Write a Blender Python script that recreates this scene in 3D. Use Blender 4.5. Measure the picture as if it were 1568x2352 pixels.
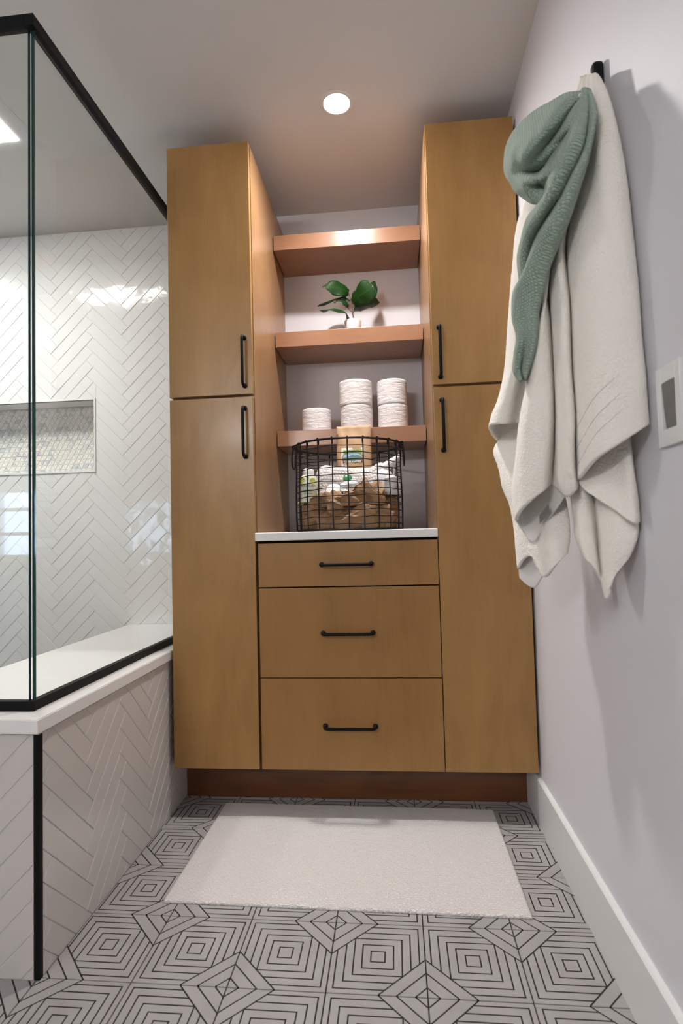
import bpy, bmesh, math, random
from mathutils import Vector, Matrix, Euler
R = random.Random(7)
C = bpy.context.scene.collection
for o in list(bpy.data.objects): bpy.data.objects.remove(o)

# ------------------------------------------------------------------ camera
cam_d = bpy.data.cameras.new('camera'); cam = bpy.data.objects.new('camera', cam_d); C.objects.link(cam)
cam_d.sensor_fit = 'VERTICAL'; cam_d.sensor_height = 36.0; cam_d.sensor_width = 24.0
cam_d.lens = 36.0*1281.47/2352
cr = Vector((0.99502957, 0.096222, -0.02564141)); cu = Vector((0.02963708, -0.04032848, 0.99874684)); cf = Vector((-0.09506734, 0.99454258, 0.04297976))
M = Matrix.Identity(4)
for i in range(3):
    M[i][0] = cr[i]; M[i][1] = cu[i]; M[i][2] = -cf[i]
M[0][3], M[1][3], M[2][3] = 0.05249404, -2.10656284, 0.91347599
cam.matrix_world = M
cam_d.clip_start = 0.02
cam_d.dof.use_dof = True; cam_d.dof.focus_distance = 1.95; cam_d.dof.aperture_fstop = 4.5
bpy.context.scene.camera = cam

# ------------------------------------------------------------------ room numbers (metres)
XR, YB, YF, XL, ZC = 0.4832, 0.3069, -3.90, -3.20, 2.355
YD = -0.2878                      # face of the doors
# ------------------------------------------------------------------ world, exposure
w = bpy.data.worlds.new('world'); bpy.context.scene.world = w; w.use_nodes = True
w.node_tree.nodes['Background'].inputs[0].default_value = (0.55, 0.72, 1.0, 1)
w.node_tree.nodes['Background'].inputs[1].default_value = 4.5
vs = bpy.context.scene.view_settings
vs.view_transform = 'Standard'; vs.look = 'None'; vs.gamma = 1; vs.use_curve_mapping = False
vs.exposure = 1.4
LIGHT = (1.0, 0.95, 0.92)
K_CAN, K_CAN_BACK, K_FAN, K_SHOWER, K_FILL = 470.0, 80.0, 9.0, 260.0, 54.0     # radiance of the lamp lenses and the added fill globes

# ------------------------------------------------------------------ node helpers
def mat(name, col, rough=0.5, metal=0.0, spec=0.5, coat=0.0, sheen=0.0, trans=0.0):
    m = bpy.data.materials.new(name); m.use_nodes = True
    b = m.node_tree.nodes['Principled BSDF']
    b.inputs['Base Color'].default_value = (*col, 1); b.inputs['Roughness'].default_value = rough
    b.inputs['Metallic'].default_value = metal; b.inputs['Specular IOR Level'].default_value = spec
    b.inputs['Coat Weight'].default_value = coat; b.inputs['Sheen Weight'].default_value = sheen
    b.inputs['Coat Roughness'].default_value = 0.15
    b.inputs['Transmission Weight'].default_value = trans
    return m
class N:
    def __init__(s, m): s.t = m.node_tree; s.b = s.t.nodes.get('Principled BSDF')
    def n(s, typ, **kw):
        x = s.t.nodes.new(typ)
        for k, v in kw.items():
            if k.startswith('i_'):
                key = k[2:].replace('_', ' '); x.inputs[key].default_value = v
            else: setattr(x, k, v)
        return x
    def l(s, a, b): s.t.links.new(a, b)
    def m(s, op, a, b=None, c=None):
        x = s.t.nodes.new('ShaderNodeMath'); x.operation = op
        for i, v in enumerate((a, b, c)):
            if v is None: continue
            if isinstance(v, (int, float)): x.inputs[i].default_value = v
            else: s.l(v, x.inputs[i])
        return x.outputs[0]
    def ramp(s, fac, stops):
        x = s.t.nodes.new('ShaderNodeValToRGB'); e = x.color_ramp.elements
        e[0].position, e[0].color = stops[0][0], (*stops[0][1], 1)
        e[1].position, e[1].color = stops[-1][0], (*stops[-1][1], 1)
        for p, c in stops[1:-1]:
            k = e.new(p); k.color = (*c, 1)
        s.l(fac, x.inputs[0]); return x.outputs[0]
    def bump(s, h, strength=0.3, dist=0.001):
        x = s.t.nodes.new('ShaderNodeBump'); x.inputs['Strength'].default_value = strength; x.inputs['Distance'].default_value = dist
        s.l(h, x.inputs['Height']); s.l(x.outputs[0], s.b.inputs['Normal']); return x
    def coord(s, which='Object', scale=(1, 1, 1)):
        tc = s.t.nodes.new('ShaderNodeTexCoord'); mp = s.t.nodes.new('ShaderNodeMapping')
        mp.inputs['Scale'].default_value = scale; s.l(tc.outputs[which], mp.inputs[0]); return mp.outputs[0]
def noise_bump(m, scale, strength, dist, detail=3, which='Object', sc=(1, 1, 1)):
    k = N(m); no = k.n('ShaderNodeTexNoise', i_Scale=scale, i_Detail=detail)
    k.l(k.coord(which, sc), no.inputs['Vector']); k.bump(no.outputs[0], strength, dist); return m

def wood(name, base, dark, vertical=True, rough=0.36):
    m = mat(name, base, rough, coat=0.12); k = N(m)
    sc = (9, 9, 0.9) if vertical else (0.9, 9, 9)
    co = k.coord('Object', sc)
    n1 = k.n('ShaderNodeTexNoise', i_Scale=9.0, i_Detail=6.0, i_Roughness=0.6, i_Distortion=0.6); k.l(co, n1.inputs['Vector'])
    n2 = k.n('ShaderNodeTexNoise', i_Scale=2.6, i_Detail=3.0, i_Distortion=1.2); k.l(k.coord('Object', (2, 2, 1) if vertical else (1, 2, 2)), n2.inputs['Vector'])
    n3 = k.n('ShaderNodeTexNoise', i_Scale=70.0, i_Detail=2.0); k.l(co, n3.inputs['Vector'])
    f = k.m('ADD', k.m('MULTIPLY', n1.outputs[0], 0.28), k.m('ADD', k.m('MULTIPLY', n2.outputs[0], 0.60), k.m('MULTIPLY', n3.outputs[0], 0.12)))
    c = k.ramp(f, [(0.34, dark), (0.50, base), (0.66, tuple(min(1, x*1.12) for x in base))])
    k.l(c, k.b.inputs['Base Color']); k.bump(n3.outputs[0], 0.06, 0.0005)
    return m
W_DOOR = wood('maple_door', (0.355, 0.190, 0.058), (0.305, 0.155, 0.042))
W_DRAWER = wood('maple_drawer', (0.315, 0.160, 0.045), (0.265, 0.125, 0.031), vertical=True)
W_SIDE = wood('maple_side', (0.31, 0.175, 0.083), (0.265, 0.14, 0.062))
W_SHELF = wood('maple_shelf', (0.300, 0.150, 0.082), (0.250, 0.115, 0.058), vertical=False, rough=0.30)
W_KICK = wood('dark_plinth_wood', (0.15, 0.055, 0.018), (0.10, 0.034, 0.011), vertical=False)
M_WALL = noise_bump(mat('wall_paint', (0.70, 0.695, 0.735), 0.55, spec=0.3), 240, 0.22, 0.0012)
M_CEIL = noise_bump(mat('ceiling_paint', (0.68, 0.665, 0.655), 0.7), 200, 0.1, 0.001)
M_WALL2 = noise_bump(mat('darkened_wall_paint', (0.42, 0.41, 0.40), 0.5), 240, 0.2, 0.0012)  # unseen walls, colour darkened so less light bounces to the ceiling
M_TRIM = mat('white_trim', (0.76, 0.77, 0.77), 0.3)
M_STONE = mat('white_quartz', (0.80, 0.79, 0.77), 0.22, coat=0.2)
M_BLACK = mat('black_metal', (0.006, 0.006, 0.0065), 0.5, spec=0.12)
M_WIRE = mat('black_wire', (0.005, 0.005, 0.006), 0.45, spec=0.3)
M_GROUT_F = mat('floor_grout', (0.03, 0.03, 0.032), 0.9)
M_GROUT_W = mat('white_grout', (0.70, 0.70, 0.68), 0.85)
M_GAP = mat('dark_gap', (0.012, 0.008, 0.006), 0.9)
def glaze(name, col, rough):
    m = mat(name, col, rough, coat=0.3); k = N(m)
    oi = k.n('ShaderNodeObjectInfo')
    vec = k.n('ShaderNodeVectorMath', operation='ADD'); sc = k.n('ShaderNodeVectorMath', operation='SCALE'); sc.inputs['Scale'].default_value = 20
    k.l(oi.outputs['Location'], vec.inputs[0]); cmb = k.n('ShaderNodeCombineXYZ'); k.l(oi.outputs['Random'], cmb.inputs[0]); k.l(cmb.outputs[0], sc.inputs[0])
    k.l(k.coord('Object'), vec.inputs[0]); k.l(sc.outputs[0], vec.inputs[1])
    n1 = k.n('ShaderNodeTexNoise', i_Scale=16.0, i_Detail=1.5); k.l(vec.outputs[0], n1.inputs['Vector'])
    k.bump(n1.outputs[0], 0.4, 0.005); return m
M_TILE = glaze('white_glazed_tile', (0.78, 0.785, 0.775), 0.07)
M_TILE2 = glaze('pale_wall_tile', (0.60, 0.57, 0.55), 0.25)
M_MOS = [mat('marble_chip_white', (0.74, 0.73, 0.69), 0.3), mat('marble_chip_grey', (0.56, 0.56, 0.59), 0.3),
         mat('marble_chip_warm', (0.72, 0.71, 0.66), 0.3), mat('marble_chip_green', (0.52, 0.57, 0.56), 0.3)]

# printed cement floor tile: concentric squares, two opposite corners cut by quarter diamonds
P = 0.2032; GX, GY = -0.11407, -0.75487
def floor_mat():
    m = mat('printed_floor_tile', (0.6, 0.59, 0.58), 0.6, spec=0.3); k = N(m)
    tc = k.n('ShaderNodeTexCoord'); sp = k.n('ShaderNodeSeparateXYZ'); k.l(tc.outputs['Object'], sp.inputs[0])
    x = k.m('DIVIDE', sp.outputs[0], P); y = k.m('DIVIDE', sp.outputs[1], P)
    mm = k.m('MAXIMUM', k.m('ABSOLUTE', x), k.m('ABSOLUTE', y))
    c = k.m('SUBTRACT', 1.0, k.m('ABSOLUTE', k.m('ADD', x, y)))
    lw = 0.0075
    def lines(t, ks, wd):
        s = None
        for q in ks:
            v = k.m('COMPARE', t, q, wd); s = v if s is None else k.m('MAXIMUM', s, v)
        return s
    sq = lines(mm, (0.075, 0.166, 0.256, 0.346, 0.438), lw)
    dg = lines(c, (0.485, 0.305, 0.12), lw*1.41)
    inside = k.m('LESS_THAN', c, 0.485)
    f = k.m('MAXIMUM', dg, k.m('MULTIPLY', sq, k.m('SUBTRACT', 1.0, inside)))
    no = k.n('ShaderNodeTexNoise', i_Scale=9.0, i_Detail=3.0); k.l(tc.outputs['Object'], no.inputs['Vector'])
    base = k.ramp(no.outputs[0], [(0.3, (0.335, 0.32, 0.312)), (0.7, (0.385, 0.37, 0.365))])
    mx = k.n('ShaderNodeMix', data_type='RGBA'); k.l(f, mx.inputs['Factor']); k.l(base, mx.inputs['A']); mx.inputs['B'].default_value = (0.012, 0.012, 0.014, 1)
    k.l(mx.outputs['Result'], k.b.inputs['Base Color'])
    return m
M_FLOOR = floor_mat()

def glass_mat():
    m = bpy.data.materials.new('shower_glass'); m.use_nodes = True; t = m.node_tree; t.nodes.clear()
    out = t.nodes.new('ShaderNodeOutputMaterial'); mx = t.nodes.new('ShaderNodeMixShader'); k = N(m); ge = t.nodes.new('ShaderNodeNewGeometry'); dt = t.nodes.new('ShaderNodeVectorMath'); dt.operation = 'DOT_PRODUCT'; t.links.new(ge.outputs['Normal'], dt.inputs[0]); t.links.new(ge.outputs['Incoming'], dt.inputs[1])
    fac = k.m('ADD', 0.035, k.m('MULTIPLY', 0.965, k.m('POWER', k.m('SUBTRACT', 1.0, k.m('ABSOLUTE', dt.outputs['Value'])), 5.0)))
    tr = t.nodes.new('ShaderNodeBsdfTransparent'); tr.inputs[0].default_value = (0.972, 0.985, 0.978, 1)
    gl = t.nodes.new('ShaderNodeBsdfGlossy'); gl.inputs['Roughness'].default_value = 0.0
    t.links.new(fac, mx.inputs[0]); t.links.new(tr.outputs[0], mx.inputs[1]); t.links.new(gl.outputs[0], mx.inputs[2]); t.links.new(mx.outputs[0], out.inputs[0])
    return m
M_GLASS = glass_mat()
M_GEDGE = mat('glass_edge', (0.015, 0.05, 0.045), 0.08, spec=0.8, coat=0.6)
def emit(name, col, st):
    m = bpy.data.materials.new(name); m.use_nodes = True; t = m.node_tree; t.nodes.clear()
    o = t.nodes.new('ShaderNodeOutputMaterial'); e = t.nodes.new('ShaderNodeEmission'); e.inputs[0].default_value = (*col, 1); e.inputs[1].default_value = st
    t.links.new(e.outputs[0], o.inputs[0]); return m

# ------------------------------------------------------------------ mesh helpers
def mesh_obj(name, verts, faces, m, parent=None, smooth=False, loc=None, uvs=None, mats=None, fmat=None):
    me = bpy.data.meshes.new(name); me.from_pydata([tuple(v) for v in verts], [], faces)
    for q in (mats or [m]): me.materials.append(q)
    if fmat:
        for i, f in enumerate(fmat): me.polygons[i].material_index = f
    if smooth: me.polygons.foreach_set('use_smooth', [True]*len(me.polygons))
    if uvs:
        ul = me.uv_layers.new(name='uv')
        for lp in me.loops: ul.data[lp.index].uv = uvs[lp.vertex_index]
    o = bpy.data.objects.new(name, me); C.objects.link(o)
    if parent: o.parent = parent
    if loc: o.location = loc
    return o
def empty(name, loc=(0, 0, 0), label=None, cat=None, group=None):
    o = bpy.data.objects.new(name, None); C.objects.link(o); o.location = loc; o.empty_display_size = 0.05
    if label: tag(o, label, cat, group)
    return o
def tag(o, label, cat, group=None):
    o['label'] = label; o['category'] = cat
    if group: o['group'] = group
    return o
def struct(o): o['kind'] = 'structure'; return o
def box_bm(bm, x0, x1, y0, y1, z0, z1, bev=0.0):
    vs_ = [bm.verts.new((x, y, z)) for z in (z0, z1) for y in (y0, y1) for x in (x0, x1)]
    fs = [bm.faces.new([vs_[i] for i in f]) for f in ((0, 2, 3, 1), (4, 5, 7, 6), (0, 1, 5, 4), (2, 6, 7, 3), (0, 4, 6, 2), (1, 3, 7, 5))]
    if bev > 0:
        es = list({e for f in fs for e in f.edges})
        bmesh.ops.bevel(bm, geom=es, offset=bev, segments=2, affect='EDGES', profile=0.5)
def bm_obj(name, bm, m, parent=None, smooth=False, origin=None):
    bmesh.ops.recalc_face_normals(bm, faces=bm.faces)
    if origin is not None: bmesh.ops.translate(bm, verts=bm.verts, vec=[-a for a in origin])
    me = bpy.data.meshes.new(name); bm.to_mesh(me); bm.free(); me.materials.append(m)
    if smooth: me.polygons.foreach_set('use_smooth', [True]*len(me.polygons))
    o = bpy.data.objects.new(name, me); C.objects.link(o)
    if origin is not None: o.location = origin
    if parent: o.parent = parent
    return o
def box(name, x0, x1, y0, y1, z0, z1, m, parent=None, bev=0.0015, origin=None):
    bm = bmesh.new(); box_bm(bm, x0, x1, y0, y1, z0, z1, bev); return bm_obj(name, bm, m, parent, origin=origin)
def tube_data(pts, r, seg=10, cap=True, rs=None):
    pts = [Vector(p) for p in pts]; n = len(pts); V, F_ = [], []
    t0 = (pts[1]-pts[0]).normalized(); ref = Vector((0, 0, 1)) if abs(t0.z) < 0.9 else Vector((1, 0, 0))
    u = t0.cross(ref).normalized()
    for i, p in enumerate(pts):
        t = (pts[min(i+1, n-1)]-pts[max(i-1, 0)]).normalized()
        u = (u-t*u.dot(t)).normalized(); v = t.cross(u); rr = rs[i] if rs else r
        for k in range(seg):
            a = 2*math.pi*k/seg; V.append(p+(u*math.cos(a)+v*math.sin(a))*rr)
    for i in range(n-1):
        for k in range(seg):
            F_.append((i*seg+k, i*seg+(k+1) % seg, (i+1)*seg+(k+1) % seg, (i+1)*seg+k))
    if cap: F_.append(tuple(range(seg-1, -1, -1))); F_.append(tuple((n-1)*seg+k for k in range(seg)))
    return V, F_
def tube(name, pts, r, m, parent=None, seg=10, rs=None, cap=True):
    V, F_ = tube_data(pts, r, seg, cap, rs); return mesh_obj(name, V, F_, m, parent, smooth=True)
def joined(name, datas, m, parent=None, smooth=True):
    V, F_ = [], []
    for v, f in datas:
        b = len(V); V += v; F_ += [tuple(i+b for i in q) for q in f]
    return mesh_obj(name, V, F_, m, parent, smooth=smooth)
def lathe_data(prof, seg=48, fn=None, c=(0, 0)):
    V, F_ = [], []
    for j, (r, z) in enumerate(prof):
        for k in range(seg):
            a = 2*math.pi*k/seg; rr = r*(fn(a, z, j) if fn else 1); V.append(Vector((c[0]+rr*math.cos(a), c[1]+rr*math.sin(a), z)))
    for j in range(len(prof)-1):
        for k in range(seg):
            F_.append((j*seg+k, j*seg+(k+1) % seg, (j+1)*seg+(k+1) % seg, (j+1)*seg+k))
    return V, F_
def crv(P_, n):     # Catmull-Rom resample to n points, by chord length
    P_ = [Vector(p) for p in P_]; d = [0]
    for a, b in zip(P_, P_[1:]): d.append(d[-1]+max((b-a).length, 1e-6))
    out = []
    for i in range(n):
        t = d[-1]*i/(n-1); k = 0
        while k < len(d)-2 and d[k+1] < t: k += 1
        u = (t-d[k])/(d[k+1]-d[k]); p1, p2 = P_[k], P_[k+1]
        p0 = P_[k-1] if k > 0 else p1*2-p2; p3 = P_[k+2] if k+2 < len(P_) else p2*2-p1
        h = d[k+1]-d[k]; h0 = d[k]-d[k-1] if k > 0 else h; h1 = d[k+2]-d[k+1] if k+2 < len(P_) else h
        m1 = ((p2-p1)/h*h0+(p1-p0)/h0*h)/(h0+h)*h; m2 = ((p3-p2)/h1*h+(p2-p1)/h*h1)/(h+h1)*h
        out.append(p1*(2*u**3-3*u*u+1)+m1*(u**3-2*u*u+u)+p2*(-2*u**3+3*u*u)+m2*(u**3-u*u))
    return out
def loft(name, lines, m, parent, nu=8, nv=90, thick=0.004, jitter=0.0, seed=1, uvo=0.0):
    """cloth surface through several long lines (each a list of 3D points)"""
    rows = [crv(l, nv) for l in lines]; cols = []
    for j in range(nv): cols.append(crv([r[j] for r in rows], (len(rows)-1)*nu+1))
    W_ = len(cols[0]); V, UV = [], []; rr = random.Random(seed); vacc = [0.0]*W_
    for j in range(nv):
        acc = 0
        for i in range(W_):
            if i: acc += (cols[j][i]-cols[j][i-1]).length
            if j: vacc[i] += (cols[j][i]-cols[j-1][i]).length
            p = cols[j][i].copy()
            if jitter: p += Vector((rr.uniform(-1, 1), rr.uniform(-1, 1), rr.uniform(-1, 1)))*jitter
            V.append(p); UV.append((acc+uvo, vacc[W_//2] if i else vacc[W_//2]))
    F_ = [(j*W_+i, j*W_+i+1, (j+1)*W_+i+1, (j+1)*W_+i) for j in range(nv-1) for i in range(W_-1)]
    o = mesh_obj(name, V, F_, m, parent, smooth=True, uvs=UV)
    if thick:
        s = o.modifiers.new('thickness', 'SOLIDIFY'); s.thickness = thick; s.offset = 0
    return o

# convex polygon clipping / pieces
def clip(poly, a, b, c):      # keep a*x+b*y<=c
    out = []
    for i in range(len(poly)):
        p, q_ = poly[i], poly[(i+1) % len(poly)]
        dp, dq = a*p[0]+b*p[1]-c, a*q_[0]+b*q_[1]-c
        if dp <= 0: out.append(p)
        if dp*dq < 0:
            t = dp/(dp-dq); out.append((p[0]+(q_[0]-p[0])*t, p[1]+(q_[1]-p[1])*t))
    return out
def clip_rect(poly, x0, x1, y0, y1):
    for h in ((-1, 0, -x0), (1, 0, x1), (0, -1, -y0), (0, 1, y1)):
        poly = clip(poly, *h)
        if len(poly) < 3: return []
    return poly
def area(p): return 0.5*abs(sum(p[i][0]*p[(i+1) % len(p)][1]-p[(i+1) % len(p)][0]*p[i][1] for i in range(len(p))))
def inset(poly, d):
    n = len(poly); s = sum(poly[i][0]*poly[(i+1) % n][1]-poly[(i+1) % n][0]*poly[i][1] for i in range(n))
    sg = 1 if s > 0 else -1; out = poly
    for i in range(n):
        p, q_ = poly[i], poly[(i+1) % n]; dx, dy = q_[0]-p[0], q_[1]-p[1]; L_ = math.hypot(dx, dy)
        if L_ < 1e-6: continue
        nx, ny = dy/L_*sg, -dx/L_*sg      # outward
        out = clip(out, nx, ny, nx*p[0]+ny*p[1]-d)
        if len(out) < 3: return []
    return out
def prism(poly, t, bev, lo=0.0):
    """outline polygon -> raised piece with a small chamfer; returns verts (u,v,h), faces"""
    o2 = inset(poly, bev); V, F_ = [], []
    if len(o2) < 3: o2 = None
    n = len(poly)
    sgn = sum(poly[i][0]*poly[(i+1) % n][1]-poly[(i+1) % n][0]*poly[i][1] for i in range(n))
    if sgn < 0: poly = poly[::-1]
    V = [(x, y, lo) for x, y in poly]+[(x, y, t-(bev if o2 else 0)) for x, y in poly]
    F_ = [(i, (i+1) % n, n+(i+1) % n, n+i) for i in range(n)]
    if o2:
        k = len(o2); s2 = sum(o2[i][0]*o2[(i+1) % k][1]-o2[(i+1) % k][0]*o2[i][1] for i in range(k))
        if s2 < 0: o2 = o2[::-1]
        if k == n:
            best = min(range(k), key=lambda r: sum((o2[(i+r) % k][0]-poly[i][0])**2+(o2[(i+r) % k][1]-poly[i][1])**2 for i in range(n)))
            V += [(*o2[(i+best) % k], t) for i in range(k)]
            F_ += [(n+i, n+(i+1) % n, 2*n+(i+1) % n, 2*n+i) for i in range(n)]; F_.append(tuple(range(2*n, 3*n)))
            return V, F_
    F_.append(tuple(range(n, 2*n))); return V, F_
def herring(L_, W_, A, ref, urange, vrange):
    """tiles (4 corner polygons) of a 45 degree herringbone; ref=(u,v) of one valley corner"""
    r2 = 1/math.sqrt(2); rot = lambda x, y: ((x-y)*r2, (x+y)*r2)
    rx, ry = rot(L_, W_-L_); ou, ov = ref[0]-rx, ref[1]-ry; out = []; g = A
    span = max(urange[1]-urange[0], vrange[1]-vrange[0]); 
    nj = int((abs(ou)+6)/(L_*1.4))+6
    for j in range(-nj, nj+1):
        for k in range(-160, 161):
            bx, by = k*W_+j*L_, k*W_-j*L_
            for (x0, y0, x1, y1) in ((bx, by, bx+L_, by+W_), (bx+L_, by+W_-L_, bx+L_+W_, by+W_)):
                cu_, cv_ = rot((x0+x1)/2, (y0+y1)/2); cu_ += ou; cv_ += ov
                if not (urange[0]-L_ < cu_ < urange[1]+L_ and vrange[0]-L_ < cv_ < vrange[1]+L_): continue
                pl = [rot(*p) for p in ((x0+g, y0+g), (x1-g, y0+g), (x1-g, y1-g), (x0+g, y1-g))]
                out.append([(a+ou, b+ov) for a, b in pl])
    return out
def add_pieces(name, polys, m, parent, to3, nrm, thick=0.006, bev=0.0012, tilt=0.35, limit=300, key=None, mats=None):
    """each polygon (u,v) becomes one object with its origin at its centre"""
    polys = [p for p in polys if p and area(p) > 4e-5]
    if key: polys.sort(key=key)
    rest = polys[limit:]; res = []
    def data(p, local=True):
        c = (sum(a for a, b in p)/len(p), sum(b for a, b in p)/len(p))
        q_ = [(a-c[0], b-c[1]) for a, b in p]; V, F_ = prism(q_, thick, bev)
        tx, ty = R.gauss(0, 1)*math.radians(tilt), R.gauss(0, 1)*math.radians(tilt)
        c3 = Vector(to3(*c)); V3 = []
        for a, b, h in V:
            hh = h+(a*math.tan(tx)+b*math.tan(ty) if h > 0 else 0)
            V3.append(Vector(to3(c[0]+a, c[1]+b))-c3+Vector(nrm)*hh)
        return c3, V3, F_
    for p in polys[:limit]:
        c3, V3, F_ = data(p); o = mesh_obj(name, V3, F_, R.choice(mats) if mats else m, parent, loc=c3); res.append(o)
    if rest:
        V, F_, fm = [], [], []
        for p in rest:
            c3, V3, f = data(p); b = len(V); V += [v+c3 for v in V3]; F_ += [tuple(i+b for i in q_) for q_ in f]; mi = R.randrange(len(mats)) if mats else 0; fm += [mi]*len(f)
        o = mesh_obj(name, V, F_, m, parent, mats=mats, fmat=fm if mats else None); o['kind'] = 'stuff'; res.append(o)
    return res

# ------------------------------------------------------------------ LARGE STRUCTURE
floor = struct(box('floor', XL, XR+0.1, YF, YB+0.1, -0.06, -0.006, M_GROUT_F, bev=0))
YK = -0.1317; PX, PY = -0.7166, -0.9663       # plinth front; outer corner of the half wall
n_ft = 0
full = None
i0, i1 = int((XL-GX)/P)-1, int((XR-GX)/P)+1; j0, j1 = int((YF-GY)/P)-1, int((YK-GY)/P)+1
for j in range(j1, j0-1, -1):
    for i in range(i0, i1+1):
        cx, cy = GX+(i+.5)*P, GY+(j+.5)*P; h = P/2-0.0013
        base = [(cx-h, cy-h), (cx+h, cy-h), (cx+h, cy+h), (cx-h, cy+h)]
        pc = []
        a = clip_rect(base, PX, XR-0.012, max(YF, PY), YK)
        b = clip_rect(base, XL, XR-0.012, YF, PY)
        if a and b and abs(area(a)+area(b)-area(base)) < 1e-6: pc = [base]
        else: pc = [q_ for q_ in (a, b) if q_]
        if not pc: continue
        odd = (i+j) % 2; V, F_ = [], []
        if pc[0] is base and full is not None:
            me = full; o = bpy.data.objects.new('tile', me); C.objects.link(o); o.parent = floor
        else:
            for p in pc:
                q_ = [(x-cx, y-cy) for x, y in p]
                if odd: q_ = [(y, -x) for x, y in q_]
                v, f = prism(q_, 0.006, 0.0006); bb = len(V); V += v; F_ += [tuple(s+bb for s in t) for t in f]
            o = mesh_obj('tile', V, F_, M_FLOOR, floor)
            if pc[0] is base: full = o.data
        o.location = (cx, cy, -0.006); o.rotation_euler = (0, 0, math.pi/2 if odd else 0); n_ft += 1
ceiling = struct(box('ceiling', XL-0.1, XR+0.1, YF-0.1, YB+0.2, ZC, ZC+0.08, M_CEIL, bev=0))
wall_right = struct(box('wall_right', XR, XR+0.1, YF-0.1, YB+0.2, -0.06, ZC, M_WALL, bev=0))
wall_left = struct(box('wall_left', XL-0.1, XL, YF-0.1, YB+0.2, -0.06, ZC, M_WALL2, bev=0))
# back wall: painted part between/behind the cabinets, tiled part in the shower with a recessed niche
NX0, NX1, NZ0, NZ1, ND = -2.10, -1.2992, 1.2418, 1.5644, 0.10
wb = bmesh.new()
box_bm(wb, NX1, XR+0.1, YB, YB+0.2, -0.06, ZC); box_bm(wb, XL-0.1, NX0, YB, YB+0.2, -0.06, ZC)
box_bm(wb, NX0, NX1, YB, YB+0.2, -0.06, NZ0); box_bm(wb, NX0, NX1, YB, YB+0.2, NZ1, ZC); box_bm(wb, NX0, NX1, YB+ND, YB+0.2, NZ0, NZ1)
wall_back = struct(bm_obj('wall_back', wb, M_WALL))
# front wall (behind the camera) with the window
WX0, WX1, WZ0, WZ1 = -3.16, -2.72, 0.78, 1.38
wf = bmesh.new()
box_bm(wf, XL-0.1, WX0, YF-0.12, YF, -0.06, ZC); box_bm(wf, WX1, XR+0.1, YF-0.12, YF, -0.06, ZC)
box_bm(wf, WX0, WX1, YF-0.12, YF, -0.06, WZ0); box_bm(wf, WX0, WX1, YF-0.12, YF, WZ1, ZC)
wall_front = struct(bm_obj('wall_front', wf, M_WALL2))
win = bmesh.new()
for a in ((WX0, WX0+.05, WZ0, WZ1), (WX1-.05, WX1, WZ0, WZ1), (WX0, WX1, WZ0, WZ0+.05), (WX0, WX1, WZ1-.05, WZ1), (WX0, WX1, 0.985, 1.01), (WX0, WX1, 1.18, 1.205)):
    box_bm(win, a[0], a[1], YF-0.09, YF-0.03, a[2], a[3])
window = struct(bm_obj('window_1', win, M_TRIM))
pane = box('pane', WX0+.04, WX1-.04, YF-0.065, YF-0.06, WZ0+.04, WZ1-.04, M_GLASS, window, bev=0)

# half wall of the shower, tiled, with its top slab
HX = PX-0.0022; HY = PY+0.0022
hb = bmesh.new()
box_bm(hb, -1.13, HX, HY, YB, -0.006, 0.5135); box_bm(hb, -1.90, -1.13, HY, HY+0.12, -0.006, 0.5135)
wall_half = struct(bm_obj('wall_half', hb, M_GROUT_W))
LT, WT = 0.2415, 0.0490
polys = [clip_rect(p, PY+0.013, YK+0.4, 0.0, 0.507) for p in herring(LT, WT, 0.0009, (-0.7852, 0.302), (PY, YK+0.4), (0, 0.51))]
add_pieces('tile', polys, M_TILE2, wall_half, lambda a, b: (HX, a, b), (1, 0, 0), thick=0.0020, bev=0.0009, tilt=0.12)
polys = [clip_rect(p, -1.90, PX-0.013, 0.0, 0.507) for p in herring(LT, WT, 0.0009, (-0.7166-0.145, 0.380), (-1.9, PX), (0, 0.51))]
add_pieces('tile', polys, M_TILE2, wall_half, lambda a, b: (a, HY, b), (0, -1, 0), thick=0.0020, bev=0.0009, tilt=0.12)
tb = bmesh.new(); box_bm(tb, PX-0.012, PX+0.001, PY-0.001, PY+0.012, 0.0, 0.506, 0.001)
trim_1 = struct(bm_obj('trim_1', tb, M_BLACK))

# herringbone shower tiles on the back wall
def area_or0(p): return area(p) if len(p) > 2 else 0
def minus_rect(p, x0, x1, y0, y1):
    if area_or0(clip_rect(p, x0, x1, y0, y1)) < 1e-9: return [p]
    out = []
    a = clip(p, 1, 0, x0); out.append(a) if len(a) > 2 else None
    rest = clip(p, -1, 0, -x0)
    if len(rest) > 2:
        a = clip(rest, -1, 0, -x1); out.append(a) if len(a) > 2 else None
        rest = clip(rest, 1, 0, x1)
        if len(rest) > 2:
            for h in ((0, 1, y0), (0, -1, -y1)):
                a = clip(rest, *h); out.append(a) if len(a) > 2 else None
    return out
polys = []
for p in herring(LT, WT, 0.0008, (-1.1655, 1.9248), (-3.2, -0.70), (0.0, 2.36)):
    q_ = clip_rect(p, XL, -0.702, 0.0, ZC-0.002)
    if q_: polys += minus_rect(q_, NX0-0.0086, NX1+0.0086, NZ0-0.0104, NZ1+0.0077)
box('grout', XL, -0.702, YB-0.002, YB, 0.0, ZC, M_GROUT_W, wall_back, bev=0) if False else None
gb = bmesh.new()
for a in ((XL, NX0, 0, ZC), (NX1, -0.701, 0, ZC), (NX0, NX1, 0, NZ0), (NX0, NX1, NZ1, ZC)): box_bm(gb, a[0], a[1], YB-0.0065, YB+0.001, a[2], a[3])
bm_obj('grout', gb, M_GROUT_W, wall_back)
def seen(p):
    x = sum(a for a, b in p)/len(p); z = sum(b for a, b in p)/len(p)
    return (0 if z > 0.5 else 5)+abs(x+0.7)
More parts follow.
